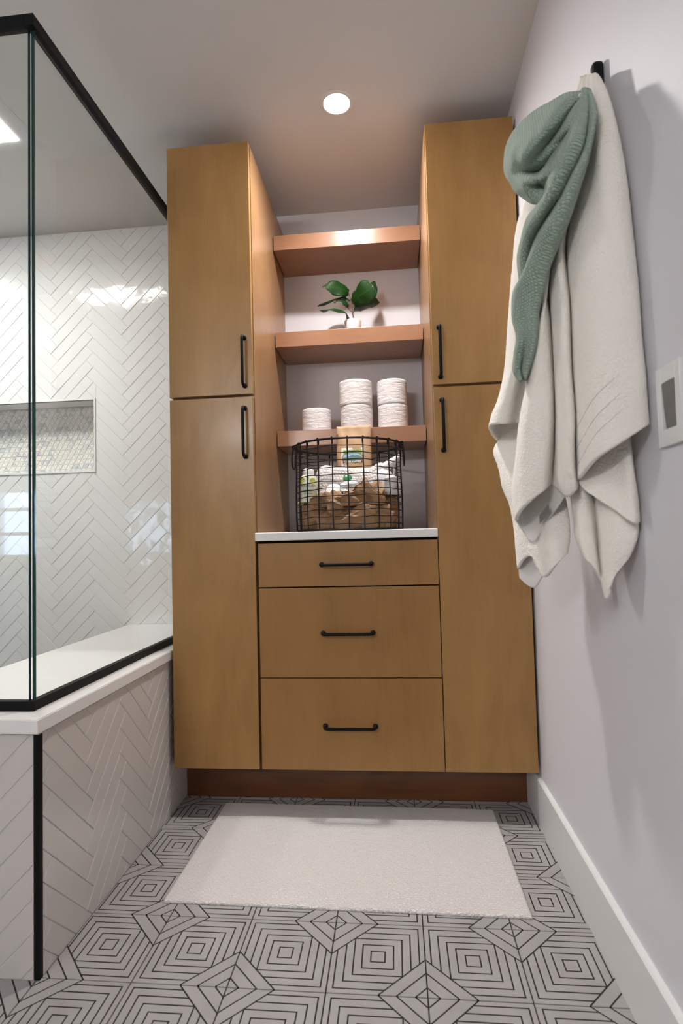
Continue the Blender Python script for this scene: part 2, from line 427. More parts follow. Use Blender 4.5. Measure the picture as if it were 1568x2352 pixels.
add_pieces('tile', polys, M_TILE, wall_back, lambda a, b: (a, YB-0.0063, b), (0, -1, 0), thick=0.0022, bev=0.0010, tilt=0.30, key=seen)
nf = bmesh.new()
box_bm(nf, NX0-0.008, NX1+0.008, YB-0.012, YB+0.004, NZ1, NZ1+0.0072, 0.001); box_bm(nf, NX0-0.008, NX1+0.008, YB-0.012, YB+0.004, NZ0-0.010, NZ0, 0.001)
box_bm(nf, NX1, NX1+0.008, YB-0.012, YB+0.004, NZ0, NZ1, 0.001); box_bm(nf, NX0-0.008, NX0, YB-0.012, YB+0.004, NZ0, NZ1, 0.001)
bm_obj('niche_frame', nf, M_TRIM, wall_back)
nl = bmesh.new()
box_bm(nl, NX0, NX1, YB, YB+ND, NZ0-0.002, NZ0+0.001); box_bm(nl, NX0, NX1, YB, YB+ND, NZ1-0.001, NZ1+0.002)
box_bm(nl, NX1-0.001, NX1+0.002, YB, YB+ND, NZ0, NZ1); box_bm(nl, NX0, NX1, YB+ND-0.001, YB+ND+0.002, NZ0, NZ1)
bm_obj('niche_lining', nl, mat('niche_grout', (0.78, 0.78, 0.76), 0.6), wall_back)
tri = []; th_, tw = 0.0228, 0.0263
for r_ in range(15):
    for c_ in range(-1, 34):
        for up in (0, 1):
            x = NX1-0.004-c_*tw-(r_ % 2)*tw/2; z = NZ0+r_*th_; g = 0.0011
            p = [(x-tw+g*1.8, z+g), (x-g*1.8, z+g), (x-tw/2, z+th_-g*2)] if up else [(x-tw/2-g*1.8, z+th_-g), (x-tw*1.5+g*1.8, z+th_-g), (x-tw, z+g*2)]
            q_ = clip_rect(p, NX0+.001, NX1-0.001, NZ0+0.001, NZ1-0.001)
            if q_: tri.append(q_)
add_pieces('mosaic_tile', tri, M_MOS[0], wall_back, lambda a, b: (a, YB+ND-0.001, b), (0, -1, 0), thick=0.003, bev=0.0006, tilt=0.6,
           key=lambda p: -sum(a for a, b in p)/len(p), mats=[M_MOS[0]]*6+[M_MOS[2]]*4+[M_MOS[1]]*2+[M_MOS[3]])

# baseboard on the right wall
bb = bmesh.new()
prof = [(XR, 0), (0.4698, 0), (0.4698, 0.1437-0.004), (0.4740, 0.1437), (XR, 0.1437)]
for y in (YF, YK):
    for x, z in prof: bb.verts.new((x, y, z))
bb.verts.ensure_lookup_table(); n = len(prof)
for i in range(n): bb.faces.new([bb.verts[i], bb.verts[(i+1) % n], bb.verts[n+(i+1) % n], bb.verts[n+i]])
bb.faces.new([bb.verts[i] for i in range(n)][::-1]); bb.faces.new([bb.verts[n+i] for i in range(n)])
struct(bm_obj('baseboard_right', bb, M_TRIM))

# ------------------------------------------------------------------ LAMPS
def beam(name, col, st, p):      # a lens that throws most of its light straight down
    m = emit(name, col, st); t = m.node_tree; k = N(m); ge = t.nodes.new('ShaderNodeNewGeometry'); dt = t.nodes.new('ShaderNodeVectorMath'); dt.operation = 'DOT_PRODUCT'
    t.links.new(ge.outputs['Normal'], dt.inputs[0]); t.links.new(ge.outputs['Incoming'], dt.inputs[1])
    v = k.m('MULTIPLY', st, k.m('POWER', k.m('ABSOLUTE', dt.outputs['Value']), p)); t.links.new(v, t.nodes['Emission'].inputs[1]); return m
def downlight(x, y, k, label, r=0.0435, p=0.4):
    t = empty('recessed_light', (x, y, ZC), label, 'light')
    V, F_ = lathe_data([(r, -0.001), (r+0.004, -0.0016), (r+0.012, -0.0014), (r+0.014, 0.0)], 40); mesh_obj('trim_ring', V, F_, M_CEIL, t, smooth=True)
    V = [(r*math.cos(2*math.pi*i/40), r*math.sin(2*math.pi*i/40), -0.0012) for i in range(40)]
    mesh_obj('lens', V, [tuple(range(39, -1, -1))], beam('lamp_lens', LIGHT, k, p), t); return t
downlight(-0.100, -0.311, K_CAN, 'lit round recessed ceiling light above the shelves', p=1.3)
fill_lamp = empty('fill_light', (-1.20, YF+0.002, 1.95), 'fill light with three frosted globes on a black bar, on the wall behind the viewer', 'fill light')  # added lamp, throws frontal fill onto doors, towels and shower wall
box('bar', -0.36, 0.36, 0.0, 0.03, -0.03, 0.03, M_BLACK, fill_lamp, bev=0.003)
for gx in (-0.27, 0.0, 0.27):
    bm = bmesh.new(); bmesh.ops.create_uvsphere(bm, u_segments=32, v_segments=16, radius=0.065); bmesh.ops.translate(bm, verts=bm.verts, vec=(gx, 0.095, 0)); bm_obj('fill_globe', bm, emit('fill_globe', (1, 0.97, 0.955), K_FILL), fill_lamp, smooth=True)
downlight(-1.00, -3.00, K_CAN_BACK, 'lit round recessed ceiling light in the middle of the room near the window wall')
downlight(-2.10, -0.20, K_SHOWER, 'lit round recessed ceiling light over the shower', p=0.5)
fan = empty('ceiling_fan_light', (-1.40, -0.45, ZC), 'square perforated ceiling vent with a bright rectangular lamp over the shower', 'ceiling vent')
fx0, fx1, fy0, fy1 = -1.82, -1.175, -0.50, -0.235; lx0, lx1, ly0, ly1 = -1.75, -1.243, -0.43, -0.2915
gr = bmesh.new(); box_bm(gr, fx0+1.40, fx1+1.40, fy0+.45, fy1+.45, -0.0010, -0.0002, 0.0002); 
def perf():
    m = mat('perforated_grille', (0.66, 0.66, 0.66), 0.5); k = N(m)
    v = k.n('ShaderNodeTexVoronoi', i_Scale=190.0, i_Randomness=0.0); k.l(k.coord('Object'), v.inputs['Vector'])
    c = k.ramp(v.outputs['Distance'], [(0.24, (0.30, 0.30, 0.30)), (0.34, (0.68, 0.67, 0.67))]); k.l(c, k.b.inputs['Base Color']); return m
bm_obj('grille', gr, perf(), fan)
box('lens', lx0+1.40, lx1+1.40, ly0+.45, ly1+.45, -0.0045, -0.0020, emit('fan_lens', (1, 0.98, 0.95), K_FAN), fan, bev=0.001)
V = [(-0.11+0.045*math.cos(2*math.pi*i/32), 0.095+0.045*math.sin(2*math.pi*i/32), -0.0052) for i in range(32)]
mesh_obj('lamp', V, [tuple(range(31, -1, -1))], beam('fan_lamp', (1, 0.98, 0.95), K_SHOWER*0.9, 1.0), fan)

# ------------------------------------------------------------------ SHOWER ENCLOSURE
slab = bmesh.new()
sv = [(-0.7075, -0.9834), (-0.7075, YB-0.009), (-1.1423, YB-0.009), (-1.1423, -0.83), (-1.92, -0.83), (-1.92, -0.9834)]
for z in (0.5139, 0.5433):
    for x, y in sv: slab.verts.new((x, y, z))
slab.verts.ensure_lookup_table(); n = 6
for i in range(n): slab.faces.new([slab.verts[i], slab.verts[(i+1) % n], slab.verts[n+(i+1) % n], slab.verts[n+i]])
slab.faces.new([slab.verts[i] for i in range(n)][::-1]); slab.faces.new([slab.verts[n+i] for i in range(n)])
bmesh.ops.bevel(slab, geom=[e for e in slab.edges if e.verts[0].co.z > 0.54 and e.verts[1].co.z > 0.54], offset=0.002, segments=2, affect='EDGES')
tag(bm_obj('bench_slab', slab, M_STONE), 'white quartz ledge and bench top on the tiled half wall of the shower', 'ledge')
GXX, GYY = -0.7635, -0.9180
scr = empty('shower_screen', (GXX, GYY, 0.5433), 'frameless clear glass shower screen with black rails, standing on the white ledge', 'shower screen')
def sub(o):
    o.parent = scr; o.matrix_parent_inverse = Matrix.Translation(scr.location).inverted(); return o
def rail(name, label, z0, z1, w_):
    bm = bmesh.new(); box_bm(bm, GXX-w_/2, GXX+w_/2, GYY-w_/2, YB-0.010, z0, z1, 0.001); box_bm(bm, -1.85, GXX-w_/2-0.0002, GYY-w_/2, GYY+w_/2, z0, z1, 0.001)
    o = sub(bm_obj(name, bm, M_BLACK)); o['label'] = label; return o
rail('glass_channel', 'slim black channel holding the shower glass along the white ledge', 0.5433, 0.5650, 0.018)
rail('header_rail', 'black header rail along the top of the shower glass', 2.124, 2.151, 0.022)
def pane_obj(label, x0, x1, y0, y1, wide):
    o = box('glass_panel', x0, x1, y0, y1, 0.560, 2.127, M_GLASS, bev=0); o.data.materials.append(M_GEDGE)
    for f in o.data.polygons:
        if abs(f.normal[wide]) < 0.5: f.material_index = 1
    o['label'] = label; return sub(o)
pane_obj('clear glass shower panel running from the front corner back to the cabinets', GXX-0.0045, GXX+0.0045, GYY+0.006, YB-0.012, 0)
pane_obj('clear glass shower panel facing the room, left of the glass corner', -1.85, GXX-0.006, GYY-0.0045, GYY+0.0045, 1)

# ------------------------------------------------------------------ CABINETS
def pull(parent, c, vertical, length):
    """bar pull with curved ends, c = centre on the face of the door"""
    h = length/2; s = 0.030; r = 0.0052; ax = Vector((0, 0, 1)) if vertical else Vector((1, 0, 0)); out = Vector((0, -1, 0)); c = Vector(c)
    pts = [c-ax*h]; rad = 0.012
    for k in range(7):
        a = math.pi/2*k/6; pts.append(c-ax*(h-rad*(1-math.cos(a)))+out*(s-rad+rad*math.sin(a)))
    pts2 = [c+ax*h]
    for k in range(7):
        a = math.pi/2*k/6; pts2.append(c+ax*(h-rad*(1-math.cos(a)))+out*(s-rad+rad*math.sin(a)))
    d = [tube_data(pts+pts2[::-1], r, 12)]
    for e in (-1, 1):
        q_ = c+ax*h*e; d.append(tube_data([q_, q_+out*0.004, q_+out*0.008, q_+out*0.016], 0.006, 12, rs=[0.0085, 0.0085, 0.0066, 0.0056]))
    return joined('handle', d, M_BLACK, parent)
def door(parent, name, x0, x1, z0, z1, m, hc, vertical, hl, label=None):
    o = box(name, x0, x1, YD, YD+0.019, z0, z1, m, parent, bev=0.0012, origin=((x0+x1)/2, YD, (z0+z1)/2))
    hd = pull(o, (hc[0]-(x0+x1)/2, 0, hc[1]-(z0+z1)/2), vertical, hl)
    return o
def carcass(parent, x0, x1, z0, z1):
    return box('body', x0, x1, YD+0.0215, YB-0.0005, z0, z1, W_SIDE, parent, bev=0.001)
ca = empty('tall_cabinet', (0, 0, 0), 'tall maple cabinet left of the shelves, beside the shower glass', 'cabinet', 'tall cabinets flanking the shelves')
carcass(ca, -0.6965, -0.4085, 0.1615, 2.268)
door(ca, 'door', -0.6995, -0.4110, 1.3985, 2.2732, W_DOOR, (-0.4370, 1.5080), True, 0.163)
door(ca, 'door', -0.6995, -0.4110, 0.1600, 1.3895, W_DOOR, (-0.4385, 1.2690), True, 0.163)
cb = empty('tall_cabinet', (0, 0, 0), 'tall maple cabinet right of the shelves, partly hidden by the hanging towel', 'cabinet', 'tall cabinets flanking the shelves')
carcass(cb, 0.1860, 0.4720, 0.1615, 2.268)
door(cb, 'door', 0.1891, 0.4745, 1.3985, 2.2732, W_DOOR, (0.2135, 1.5040), True, 0.163)
door(cb, 'door', 0.1891, 0.4745, 0.1600, 1.3895, W_DOOR, (0.2155, 1.2640), True, 0.163)
box('filler', 0.4722, 0.4828, YD+0.04, YD+0.06, 0.1615, 2.268, M_GAP, cb, bev=0)
dr = empty('drawer_cabinet', (0, 0, 0), 'low maple cabinet with three drawers under the white counter', 'cabinet')
box('body', -0.4083, 0.1858, YD+0.0215, YB-0.0005, 0.1615, 0.9025, M_GAP, dr, bev=0)
for z0, z1, hz in ((0.7505, 0.8945, 0.8215), (0.4560, 0.7465, 0.5990), (0.1600, 0.4525, 0.3010)):
    door(dr, 'drawer', -0.4025, 0.1863, z0, z1, W_DRAWER, (-0.110, hz), False, 0.162)
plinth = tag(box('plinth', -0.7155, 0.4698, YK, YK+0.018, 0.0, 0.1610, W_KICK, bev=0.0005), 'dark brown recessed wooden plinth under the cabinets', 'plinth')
tag(box('countertop', -0.4106, 0.1880, -0.2960, YB-0.001, 0.9032, 0.9312, M_STONE, bev=0.003), 'white quartz countertop on the drawer cabinet', 'countertop')
for (z0, z1), lb in zip(((2.0734, 2.1347), (1.6754, 1.7367), (1.2753, 1.3366)), ('topmost thick maple floating shelf, empty', 'middle maple floating shelf, carrying the potted plant', 'lowest maple floating shelf, carrying the toilet rolls')):
    tag(box('floating_shelf', -0.4045, 0.1828, 0.0696, YB-0.0005, z0, z1, W_SHELF, bev=0.0012, origin=(-0.11, 0.19, z0)), lb, 'shelf', 'floating shelves between the tall cabinets')

# ------------------------------------------------------------------ TOILET ROLLS
def paper_mat():
    m = mat('toilet_paper', (0.70, 0.675, 0.68), 0.9); k = N(m)
    n1 = k.n('ShaderNodeTexNoise', i_Scale=28.0, i_Detail=4.0, i_Distortion=0.6); k.l(k.coord('Object', (1, 1, 3.2)), n1.inputs['Vector'])
    k.bump(n1.outputs[0], 0.8, 0.0045); return m
M_PAPER = paper_mat(); M_CORE = mat('cardboard', (0.42, 0.29, 0.18), 0.9)
def roll(x, y, z, r, h, label, seed):
    rr = random.Random(seed); ph = [rr.uniform(0, 6.28) for _ in range(8)]
    def fn(a, zz, j): return 1+0.008*math.sin(3*a+ph[0])+0.005*math.sin(7*a+ph[1]+zz*40)+0.0015*math.sin(zz*200+ph[2]+2*math.sin(2*a+ph[3]))+(0.008 if math.sin(a-ph[4]) > 0.97 else 0)
    t = empty('toilet_roll', (x, y, z), label, 'toilet roll', 'toilet rolls on the lowest shelf')
    prof = [(0.021, 0.001), (r-0.004, 0.0), (r-0.001, 0.002)]+[(r, 0.004+(h-0.008)*k/14) for k in range(15)]+[(r-0.001, h-0.002), (r-0.004, h), (0.021, h-0.001)]
    V, F_ = lathe_data(prof, 72, fn); mesh_obj('paper', V, F_, M_PAPER, t, smooth=True)
    V, F_ = lathe_data([(0.0205, h-0.001), (0.0205, 0.001), (0.0195, 0.001), (0.0195, h-0.001), (0.0205, h-0.001)], 32); mesh_obj('core', V, F_, M_CORE, t, smooth=True)
    t.rotation_euler.z = rr.uniform(0, 6.28); return t
ZS = 1.3368
roll(-0.2575, 0.165, ZS, 0.0600, 0.0980, 'single toilet roll standing alone at the left of the shelf', 1)
roll(-0.0915, 0.150, ZS, 0.0655, 0.1000, 'lower toilet roll of the middle stack, behind the coffee bag', 2)
roll(-0.0925, 0.150, ZS+0.1003, 0.0670, 0.1010, 'upper toilet roll of the middle stack', 3)
roll(0.0565, 0.165, ZS, 0.0605, 0.1000, 'lower toilet roll of the right-hand stack', 4)
roll(0.0555, 0.165, ZS+0.1003, 0.0605, 0.1010, 'upper toilet roll of the right-hand stack', 5)

# ------------------------------------------------------------------ POTTED PLANT
LEAF = {"l1":[[-0.1099,0.16,1.9206],[-0.136,0.13,1.9238],[-0.1696,0.11,1.9244],[-0.21,0.09,1.92]],"l2":[[-0.0945,0.155,1.8716],[-0.0703,0.12,1.8805],[-0.0402,0.09,1.8869],[-0.0042,0.07,1.8985]],"l3":[[-0.0311,0.16,1.8969],[-0.0181,0.17,1.9261],[-0.0089,0.185,1.9543],[-0.0033,0.2,1.9794]],"l4":[[-0.1039,0.165,1.8893],[-0.1318,0.18,1.9142],[-0.1733,0.19,1.912],[-0.2474,0.2,1.8893]],"l5":[[-0.1114,0.16,1.862],[-0.1203,0.14,1.8725],[-0.1385,0.125,1.8764],[-0.1684,0.1,1.857]],"l6":[[-0.1093,0.16,1.805],[-0.1245,0.135,1.8289],[-0.1462,0.12,1.8351],[-0.2199,0.08,1.8218]],"l7":[[-0.0921,0.16,1.8424],[-0.0705,0.17,1.8634],[-0.0382,0.18,1.871],[0.0141,0.2,1.8851]],"stem":[[-0.0958,0.17,1.7989],[-0.0981,0.168,1.8442],[-0.0987,0.163,1.8752]],"st2":[[-0.0967,0.17,1.832],[-0.0889,0.168,1.8491],[-0.0873,0.155,1.8711]],"st3":[[-0.0983,0.17,1.8413],[-0.1139,0.165,1.855],[-0.1185,0.16,1.8698]],"st4":[[-0.0988,0.165,1.8761],[-0.1069,0.163,1.907],[-0.1117,0.16,1.9207]],"st5":[[-0.1011,0.17,1.8029],[-0.1079,0.165,1.8069]]}
def leaf_mat():
    m = mat('fig_leaf', (0.018, 0.085, 0.016), 0.42, spec=0.3); k = N(m)
    tc = k.n('ShaderNodeUVMap'); sp = k.n('ShaderNodeSeparateXYZ'); k.l(tc.outputs[0], sp.inputs[0])
    v = k.m('ABSOLUTE', sp.outputs[0]); mid = k.m('LESS_THAN', v, 0.035)
    wv = k.m('LESS_THAN', k.m('FRACT', k.m('MULTIPLY', k.m('SUBTRACT', sp.outputs[1], k.m('MULTIPLY', v, 0.25)), 7.0)), 0.10)
    f = k.m('MAXIMUM', mid, k.m('MULTIPLY', wv, 0.5))
    mx = k.n('ShaderNodeMix', data_type='RGBA'); k.l(f, mx.inputs['Factor']); mx.inputs['A'].default_value = (0.006, 0.034, 0.004, 1); mx.inputs['B'].default_value = (0.013, 0.055, 0.010, 1)
    k.l(mx.outputs['Result'], k.b.inputs['Base Color']); k.bump(f, 0.5, -0.001); return m
M_LEAF = leaf_mat(); M_STEM = mat('brown_stem', (0.09, 0.06, 0.035), 0.6)
plant = empty('potted_plant', (-0.0975, 0.170, 1.7368), 'small fiddle-leaf fig plant in a white pot on the middle shelf', 'plant')
PO = Vector((-0.0975, 0.170, 1.7368))
V, F_ = lathe_data([(0.001, 0.001), (0.028, 0.0), (0.031, 0.003), (0.0355, 0.064), (0.0345, 0.066), (0.033, 0.064), (0.032, 0.056), (0.001, 0.055)], 40)
mesh_obj('pot', V, F_, mat('white_ceramic', (0.62, 0.60, 0.59), 0.55), plant, smooth=True)
V, F_ = lathe_data([(0.0325, 0.057), (0.018, 0.060), (0.001, 0.061)], 24, lambda a, z, j: 1+0.02*math.sin(9*a)); mesh_obj('soil', V, F_, mat('soil', (0.03, 0.02, 0.012), 0.95), plant, smooth=True)
d = []
for nm in ('stem', 'st2', 'st3', 'st4', 'st5'):
    pts = [Vector(p)-PO for p in LEAF[nm]]; r0 = 0.0026 if nm == 'stem' else 0.0015
    if nm in ('stem',): pts = [Vector((0, 0, 0.058))]+pts
    d.append(tube_data(crv(pts, 10), r0, 8))
joined('stem', d, M_STEM, plant)
def leaf(key, w_, wdir, prof, fold=0.15, wave=0.05, twist=0.0, curl=0.0):
    ax = crv([Vector(p)-PO for p in LEAF[key]], 17); V, F_, UV = [], [], []; nu = 11; L_ = sum((ax[i+1]-ax[i]).length for i in range(16))
    for j, p in enumerate(ax):
        t = j/16; tg = (ax[min(j+1, 16)]-ax[max(j-1, 0)]).normalized(); wd = Vector(wdir); wd = (wd-tg*wd.dot(tg)).normalized()
        wd = Matrix.Rotation(twist*t, 3, tg) @ wd; nn = tg.cross(wd)
        if nn.y > 0: nn = -nn
        k = min(len(prof)-2, int(t*(len(prof)-1))); u = t*(len(prof)-1)-k; u = u*u*(3-2*u); ww = w_*(prof[k]*(1-u)+prof[k+1]*u)
        for i in range(nu):
            s = -1+2*i/(nu-1)
            h = -fold*abs(s)*ww+curl*ww*s*s+wave*w_*math.sin(11*t+2*s)*abs(s)
            V.append(p+wd*ww*s+nn*h); UV.append((s, t))
    for j in range(16):
        for i in range(nu-1): F_.append((j*nu+i, j*nu+i+1, (j+1)*nu+i+1, (j+1)*nu+i))
    o = mesh_obj('leaf', V, F_, M_LEAF, plant, smooth=True, uvs=UV); s = o.modifiers.new('t', 'SOLIDIFY'); s.thickness = 0.0008; return o
leaf('l1', 0.034, (0.15, 0.30, 1), (0.35, 0.85, 0.95, 1.0, 0.95, 0.55, 0.05), fold=0.10, wave=0.12)
leaf('l2', 0.046, (-0.55, 0.1, 1), (0.35, 0.78, 0.72, 0.95, 1.12, 1.0, 0.10), fold=0.08, wave=0.06, curl=-0.05)
leaf('l3', 0.030, (1, 0.2, -0.3), (0.3, 0.95, 0.8, 0.6, 0.1), fold=0.2, wave=0.12)
leaf('l4', 0.036, (0.2, 1, 0.35), (0.3, 0.95, 0.95, 0.8, 0.45, 0.15), fold=0.25, wave=0.1)
leaf('l5', 0.028, (0.3, 1, 0.7), (0.3, 0.9, 1.0, 0.7, 0.1), fold=0.3, wave=0.1)
leaf('l6', 0.042, (0.1, 1, 0.45), (0.25, 0.5, 0.8, 0.95, 0.85, 0.30), fold=0.2, wave=0.1)
leaf('l7', 0.042, (0.1, -1, 0.60), (0.2, 0.6, 0.9, 0.95, 0.75, 0.15), fold=0.25, wave=0.08, twist=0.4)

# ------------------------------------------------------------------ WIRE BASKET
BC = Vector((-0.1105, -0.092, 0.9315)); BR, BH = 0.1905, 0.306
bas = empty('wire_basket', BC, 'round black wire basket full of things on the white counter', 'basket')
def ring(z, r, wob=0.0, seed=0, seg=96):
    rr = random.Random(seed); ph = rr.uniform(0, 6.28); p2 = rr.uniform(0, 6.28)
    return [Vector(((r+wob*math.sin(12*a+ph))*math.cos(a), (r+wob*math.sin(12*a+ph))*math.sin(a), z+wob*1.3*math.sin(5*a+p2)+wob*math.sin(11*a+ph))) for a in (2*math.pi*k/seg for k in range(seg+1))]
tube('rim', ring(BH, BR+0.002), 0.0037, M_WIRE, bas, seg=10, cap=False)
tube('base_ring', ring(0.004, BR), 0.0030, M_WIRE, bas, seg=10, cap=False)
NWR = 23
def rad_at(z): return BR+0.0015*math.sin(z*20)
for k in range(NWR):
    a = 2*math.pi*(k+0.26)/NWR-math.pi/2; rr = random.Random(k); w0 = rr.uniform(-.004, .004)
    pts = [Vector(((rad_at(z)+0.001)*math.cos(a+w0*math.sin(z*18+k)), (rad_at(z)+0.001)*math.sin(a+w0*math.sin(z*18+k)), z)) for z in (BH*j/12 for j in range(13))]
    pts[0].z = 0.002; rt = BR+0.006; pts += [Vector((rt*math.cos(a), rt*math.sin(a), BH+0.004)), Vector(((BR+0.0005)*math.cos(a), (BR+0.0005)*math.sin(a), BH+0.0062)), Vector(((BR-0.005)*math.cos(a), (BR-0.005)*math.sin(a), BH+0.001)), Vector(((BR-0.004)*math.cos(a), (BR-0.004)*math.sin(a), BH-0.016))]
    tube('upright_wire', pts, 0.0021, M_WIRE, bas, seg=8)
for k in range(12):
    z = 0.022+k*0.0236
    tube('hoop_wire', ring(z, BR-0.0015, 0.0011, k), 0.00145, M_WIRE, bas, seg=6, cap=False)
fl = [tube_data([Vector((-math.sqrt(max(BR**2-y*y, 0)), y, 0.003)), Vector((math.sqrt(max(BR**2-y*y, 0)), y, 0.003))], 0.0012, 6) for y in [-0.16+0.032*k for k in range(11)]]
fl += [tube_data([Vector((x, -math.sqrt(max(BR**2-x*x, 0)), 0.005)), Vector((x, math.sqrt(max(BR**2-x*x, 0)), 0.005))], 0.0012, 6) for x in [-0.16+0.032*k for k in range(11)]]
joined('base_grid', fl, M_WIRE, bas)
for s in (-1, 1):
    hb_ = []
    cxh = s*(BR+0.006)
    loop = [Vector((cxh, -0.032, BH-0.004)), Vector((cxh+s*0.004, -0.034, BH-0.030)), Vector((cxh+s*0.005, -0.030, BH-0.062)), Vector((cxh+s*0.005, -0.015, BH-0.073)), Vector((cxh+s*0.005, 0.015, BH-0.073)), Vector((cxh+s*0.005, 0.030, BH-0.062)), Vector((cxh+s*0.004, 0.034, BH-0.030)), Vector((cxh, 0.032, BH-0.004))]
    hb_.append(tube_data(crv(loop, 30), 0.0029, 8))
    for y in (-0.032, 0.032):
        coil = [Vector((s*(BR+0.003)+0.0062*math.cos(t), y-0.010+0.020*k/30, BH+0.0062*math.sin(t))) for k in range(31) for t in (k*1.25,)]
        hb_.append(tube_data(coil, 0.0016, 6))
    joined('handle', hb_, M_WIRE, bas)

# ------------------------------------------------------------------ WHAT IS IN THE BASKET
def crumple(name, label, cx, cy, z0, rx, ry, hfun, seed, m, nu=120, nv=56, amp=0.016, cat='packing paper', label_group=None):
    """crushed sheet of paper: a lump folded by many random creases"""
    rr = random.Random(seed); fo = []
    for k in range(16):
        v = Vector((rr.gauss(0, 1), rr.gauss(0, 1), rr.gauss(0, 0.8))).normalized(); fo.append((v, rr.uniform(0.022, 0.075), rr.uniform(0, 1), rr.uniform(0.5, 1)))
    V, F_ = [], []
    for j in range(nv+1):
        t = j/nv
        for i in range(nu):
            a = 2*math.pi*i/nu; H = hfun(a)
            if t < 0.6: k = t/0.6; r_ = 0.96+0.04*math.sin(k*3.1); z = H*k
            else: k = (t-0.6)/0.4; r_ = 1-k; z = H*(1-k)+hfun(None)*k
            p = Vector((rx*r_*math.cos(a), ry*r_*math.sin(a), z)); dsp = 0
            q_ = p+Vector((0.011*math.sin(p.z*45+seed), 0.011*math.sin(p.x*50), 0.011*math.sin(p.y*40)))
            for v, wl, ph, am in fo:
                x = (q_.dot(v)/wl+ph) % 1; dsp += am*wl*(abs(x-0.5)*2-0.5)*0.30
            nn = Vector((math.cos(a), math.sin(a), 0))*(1 if t < 0.6 else (1-(t-0.6)/0.4)*0.6)+Vector((0, 0, 1))*(0 if t < 0.55 else min(1, (t-0.55)/0.15))
            dd = dsp*amp/0.016
            if t < 0.6: dd = min(dd, 0.002)
            p = p+nn*dd; p.z = max(p.z, 0.0008)
            V.append(p)
    for j in range(nv):
        for i in range(nu): F_.append((j*nu+i, j*nu+(i+1) % nu, (j+1)*nu+(i+1) % nu, (j+1)*nu+i))
    o = mesh_obj(name, V, F_, m, loc=(cx, cy, z0)); return tag(o, label, cat, label_group)
M_KRAFT = noise_bump(mat('kraft_paper', (0.30, 0.175, 0.085), 0.62), 60, 0.25, 0.002)
bx, by, bz = BC
crumple('kraft_paper', 'crumpled brown packing paper filling the bottom of the wire basket', bx, by, bz+0.007, 0.172, 0.172,
        lambda a: 0.10 if a is None else 0.094+0.020*math.sin(a*2+0.6)+0.012*math.sin(5*a)+0.016*math.cos(a), 3, M_KRAFT)
crumple('kraft_paper', 'crumpled brown packing paper standing in a peak at the right front of the basket', bx+0.062, by-0.098, bz+0.085, 0.070, 0.050,
        lambda a: 0.082 if a is None else 0.058+0.02*math.sin(a*3), 11, M_KRAFT, nu=80, nv=44, amp=0.011)
crumple('kraft_paper', 'twisted strip of brown packing paper rising toward the middle of the basket', bx-0.025, by-0.110, bz+0.082, 0.062, 0.036,
        lambda a: 0.055 if a is None else 0.032+0.018*math.cos(a), 23, M_KRAFT, nu=80, nv=40, amp=0.008)

# coffee bag
bag = empty('coffee_bag', (-0.0975, 0.020, 1.060), 'brown kraft coffee bag with a white mountain label, upright at the back of the basket', 'bag')
V, F_ = [], []; nu_, nv_ = 18, 26; BW, BHh = 0.0685, 0.279
for side in (-1, 1):
    for j in range(nv_+1):
        t = j/nv_; z = BHh*t; dpt = 0.026*max(0, 1-t)**0.55*(1 if t < 0.8 else max(0.0, 1-(t-0.8)/0.17))+0.0016
        for i in range(nu_+1):
            s = -1+2*i/nu_; wv = 0.0012*math.sin(9*s+14*t)+0.0009*math.sin(23*t+3*s)
            V.append(Vector((s*(BW-0.002*t), side*(dpt*(1-abs(s)**3.0)+0.0009)+wv, z)))
W1 = nu_+1; off = (nv_+1)*W1
for j in range(nv_):
    for i in range(nu_):
        a = j*W1+i; F_.append((a, a+1, a+W1+1, a+W1)); F_.append((off+a+1, off+a, off+a+W1, off+a+W1+1))
for j in range(nv_):
    a = j*W1; F_.append((a, a+W1, off+a+W1, off+a)); a = j*W1+nu_; F_.append((a+W1, a, off+a, off+a+W1))
for i in range(nu_): F_.append((nv_*W1+i, nv_*W1+i+1, off+nv_*W1+i+1, off+nv_*W1+i)); F_.append((i+1, i, off+i, off+i+1))
M_BAG = noise_bump(mat('kraft_bag', (0.50, 0.325, 0.185), 0.6), 40, 0.3, 0.003)
mesh_obj('pouch', V, F_, M_BAG, bag, smooth=True)
M_INK = mat('brown_ink', (0.06, 0.03, 0.02), 0.8); M_LBL = mat('label_paper', (0.80, 0.78, 0.78), 0.5)
def flat(name, pts, y, m, parent):
    return mesh_obj(name, [(x, y, z) for x, z in pts], [tuple(range(len(pts)))], m, parent)
def text(name, s, size, loc, m, parent, rot=(math.pi/2, 0, 0), sx=1.0, bold=0.0):
    cu_ = bpy.data.curves.new(name, 'FONT'); cu_.body = s; cu_.size = size; cu_.align_x = 'CENTER'; cu_.align_y = 'CENTER'; cu_.extrude = 0.0001; cu_.offset = bold
    tmp = bpy.data.objects.new(name, cu_); C.objects.link(tmp); bpy.context.view_layer.update()
    me = bpy.data.meshes.new_from_object(tmp.evaluated_get(bpy.context.evaluated_depsgraph_get())); bpy.data.objects.remove(tmp)
    me.materials.clear(); me.materials.append(m)
    o = bpy.data.objects.new(name, me); C.objects.link(o); o.parent = parent; o.location = loc; o.rotation_euler = rot; o.scale = (sx, 1, 1); return o
yl = -0.0215
lab = mesh_obj('label', [(-0.047, yl, 0.075), (0.040, yl, 0.075), (0.040, yl+0.006, 0.190), (-0.047, yl+0.006, 0.190)]+[(-0.047, yl+.001, 0.075), (0.040, yl+.001, 0.075), (0.040, yl+0.007, 0.190), (-0.047, yl+0.007, 0.190)], [(0, 1, 2, 3), (7, 6, 5, 4), (0, 4, 5, 1), (2, 6, 7, 3), (1, 5, 6, 2), (0, 3, 7, 4)], M_LBL, bag)
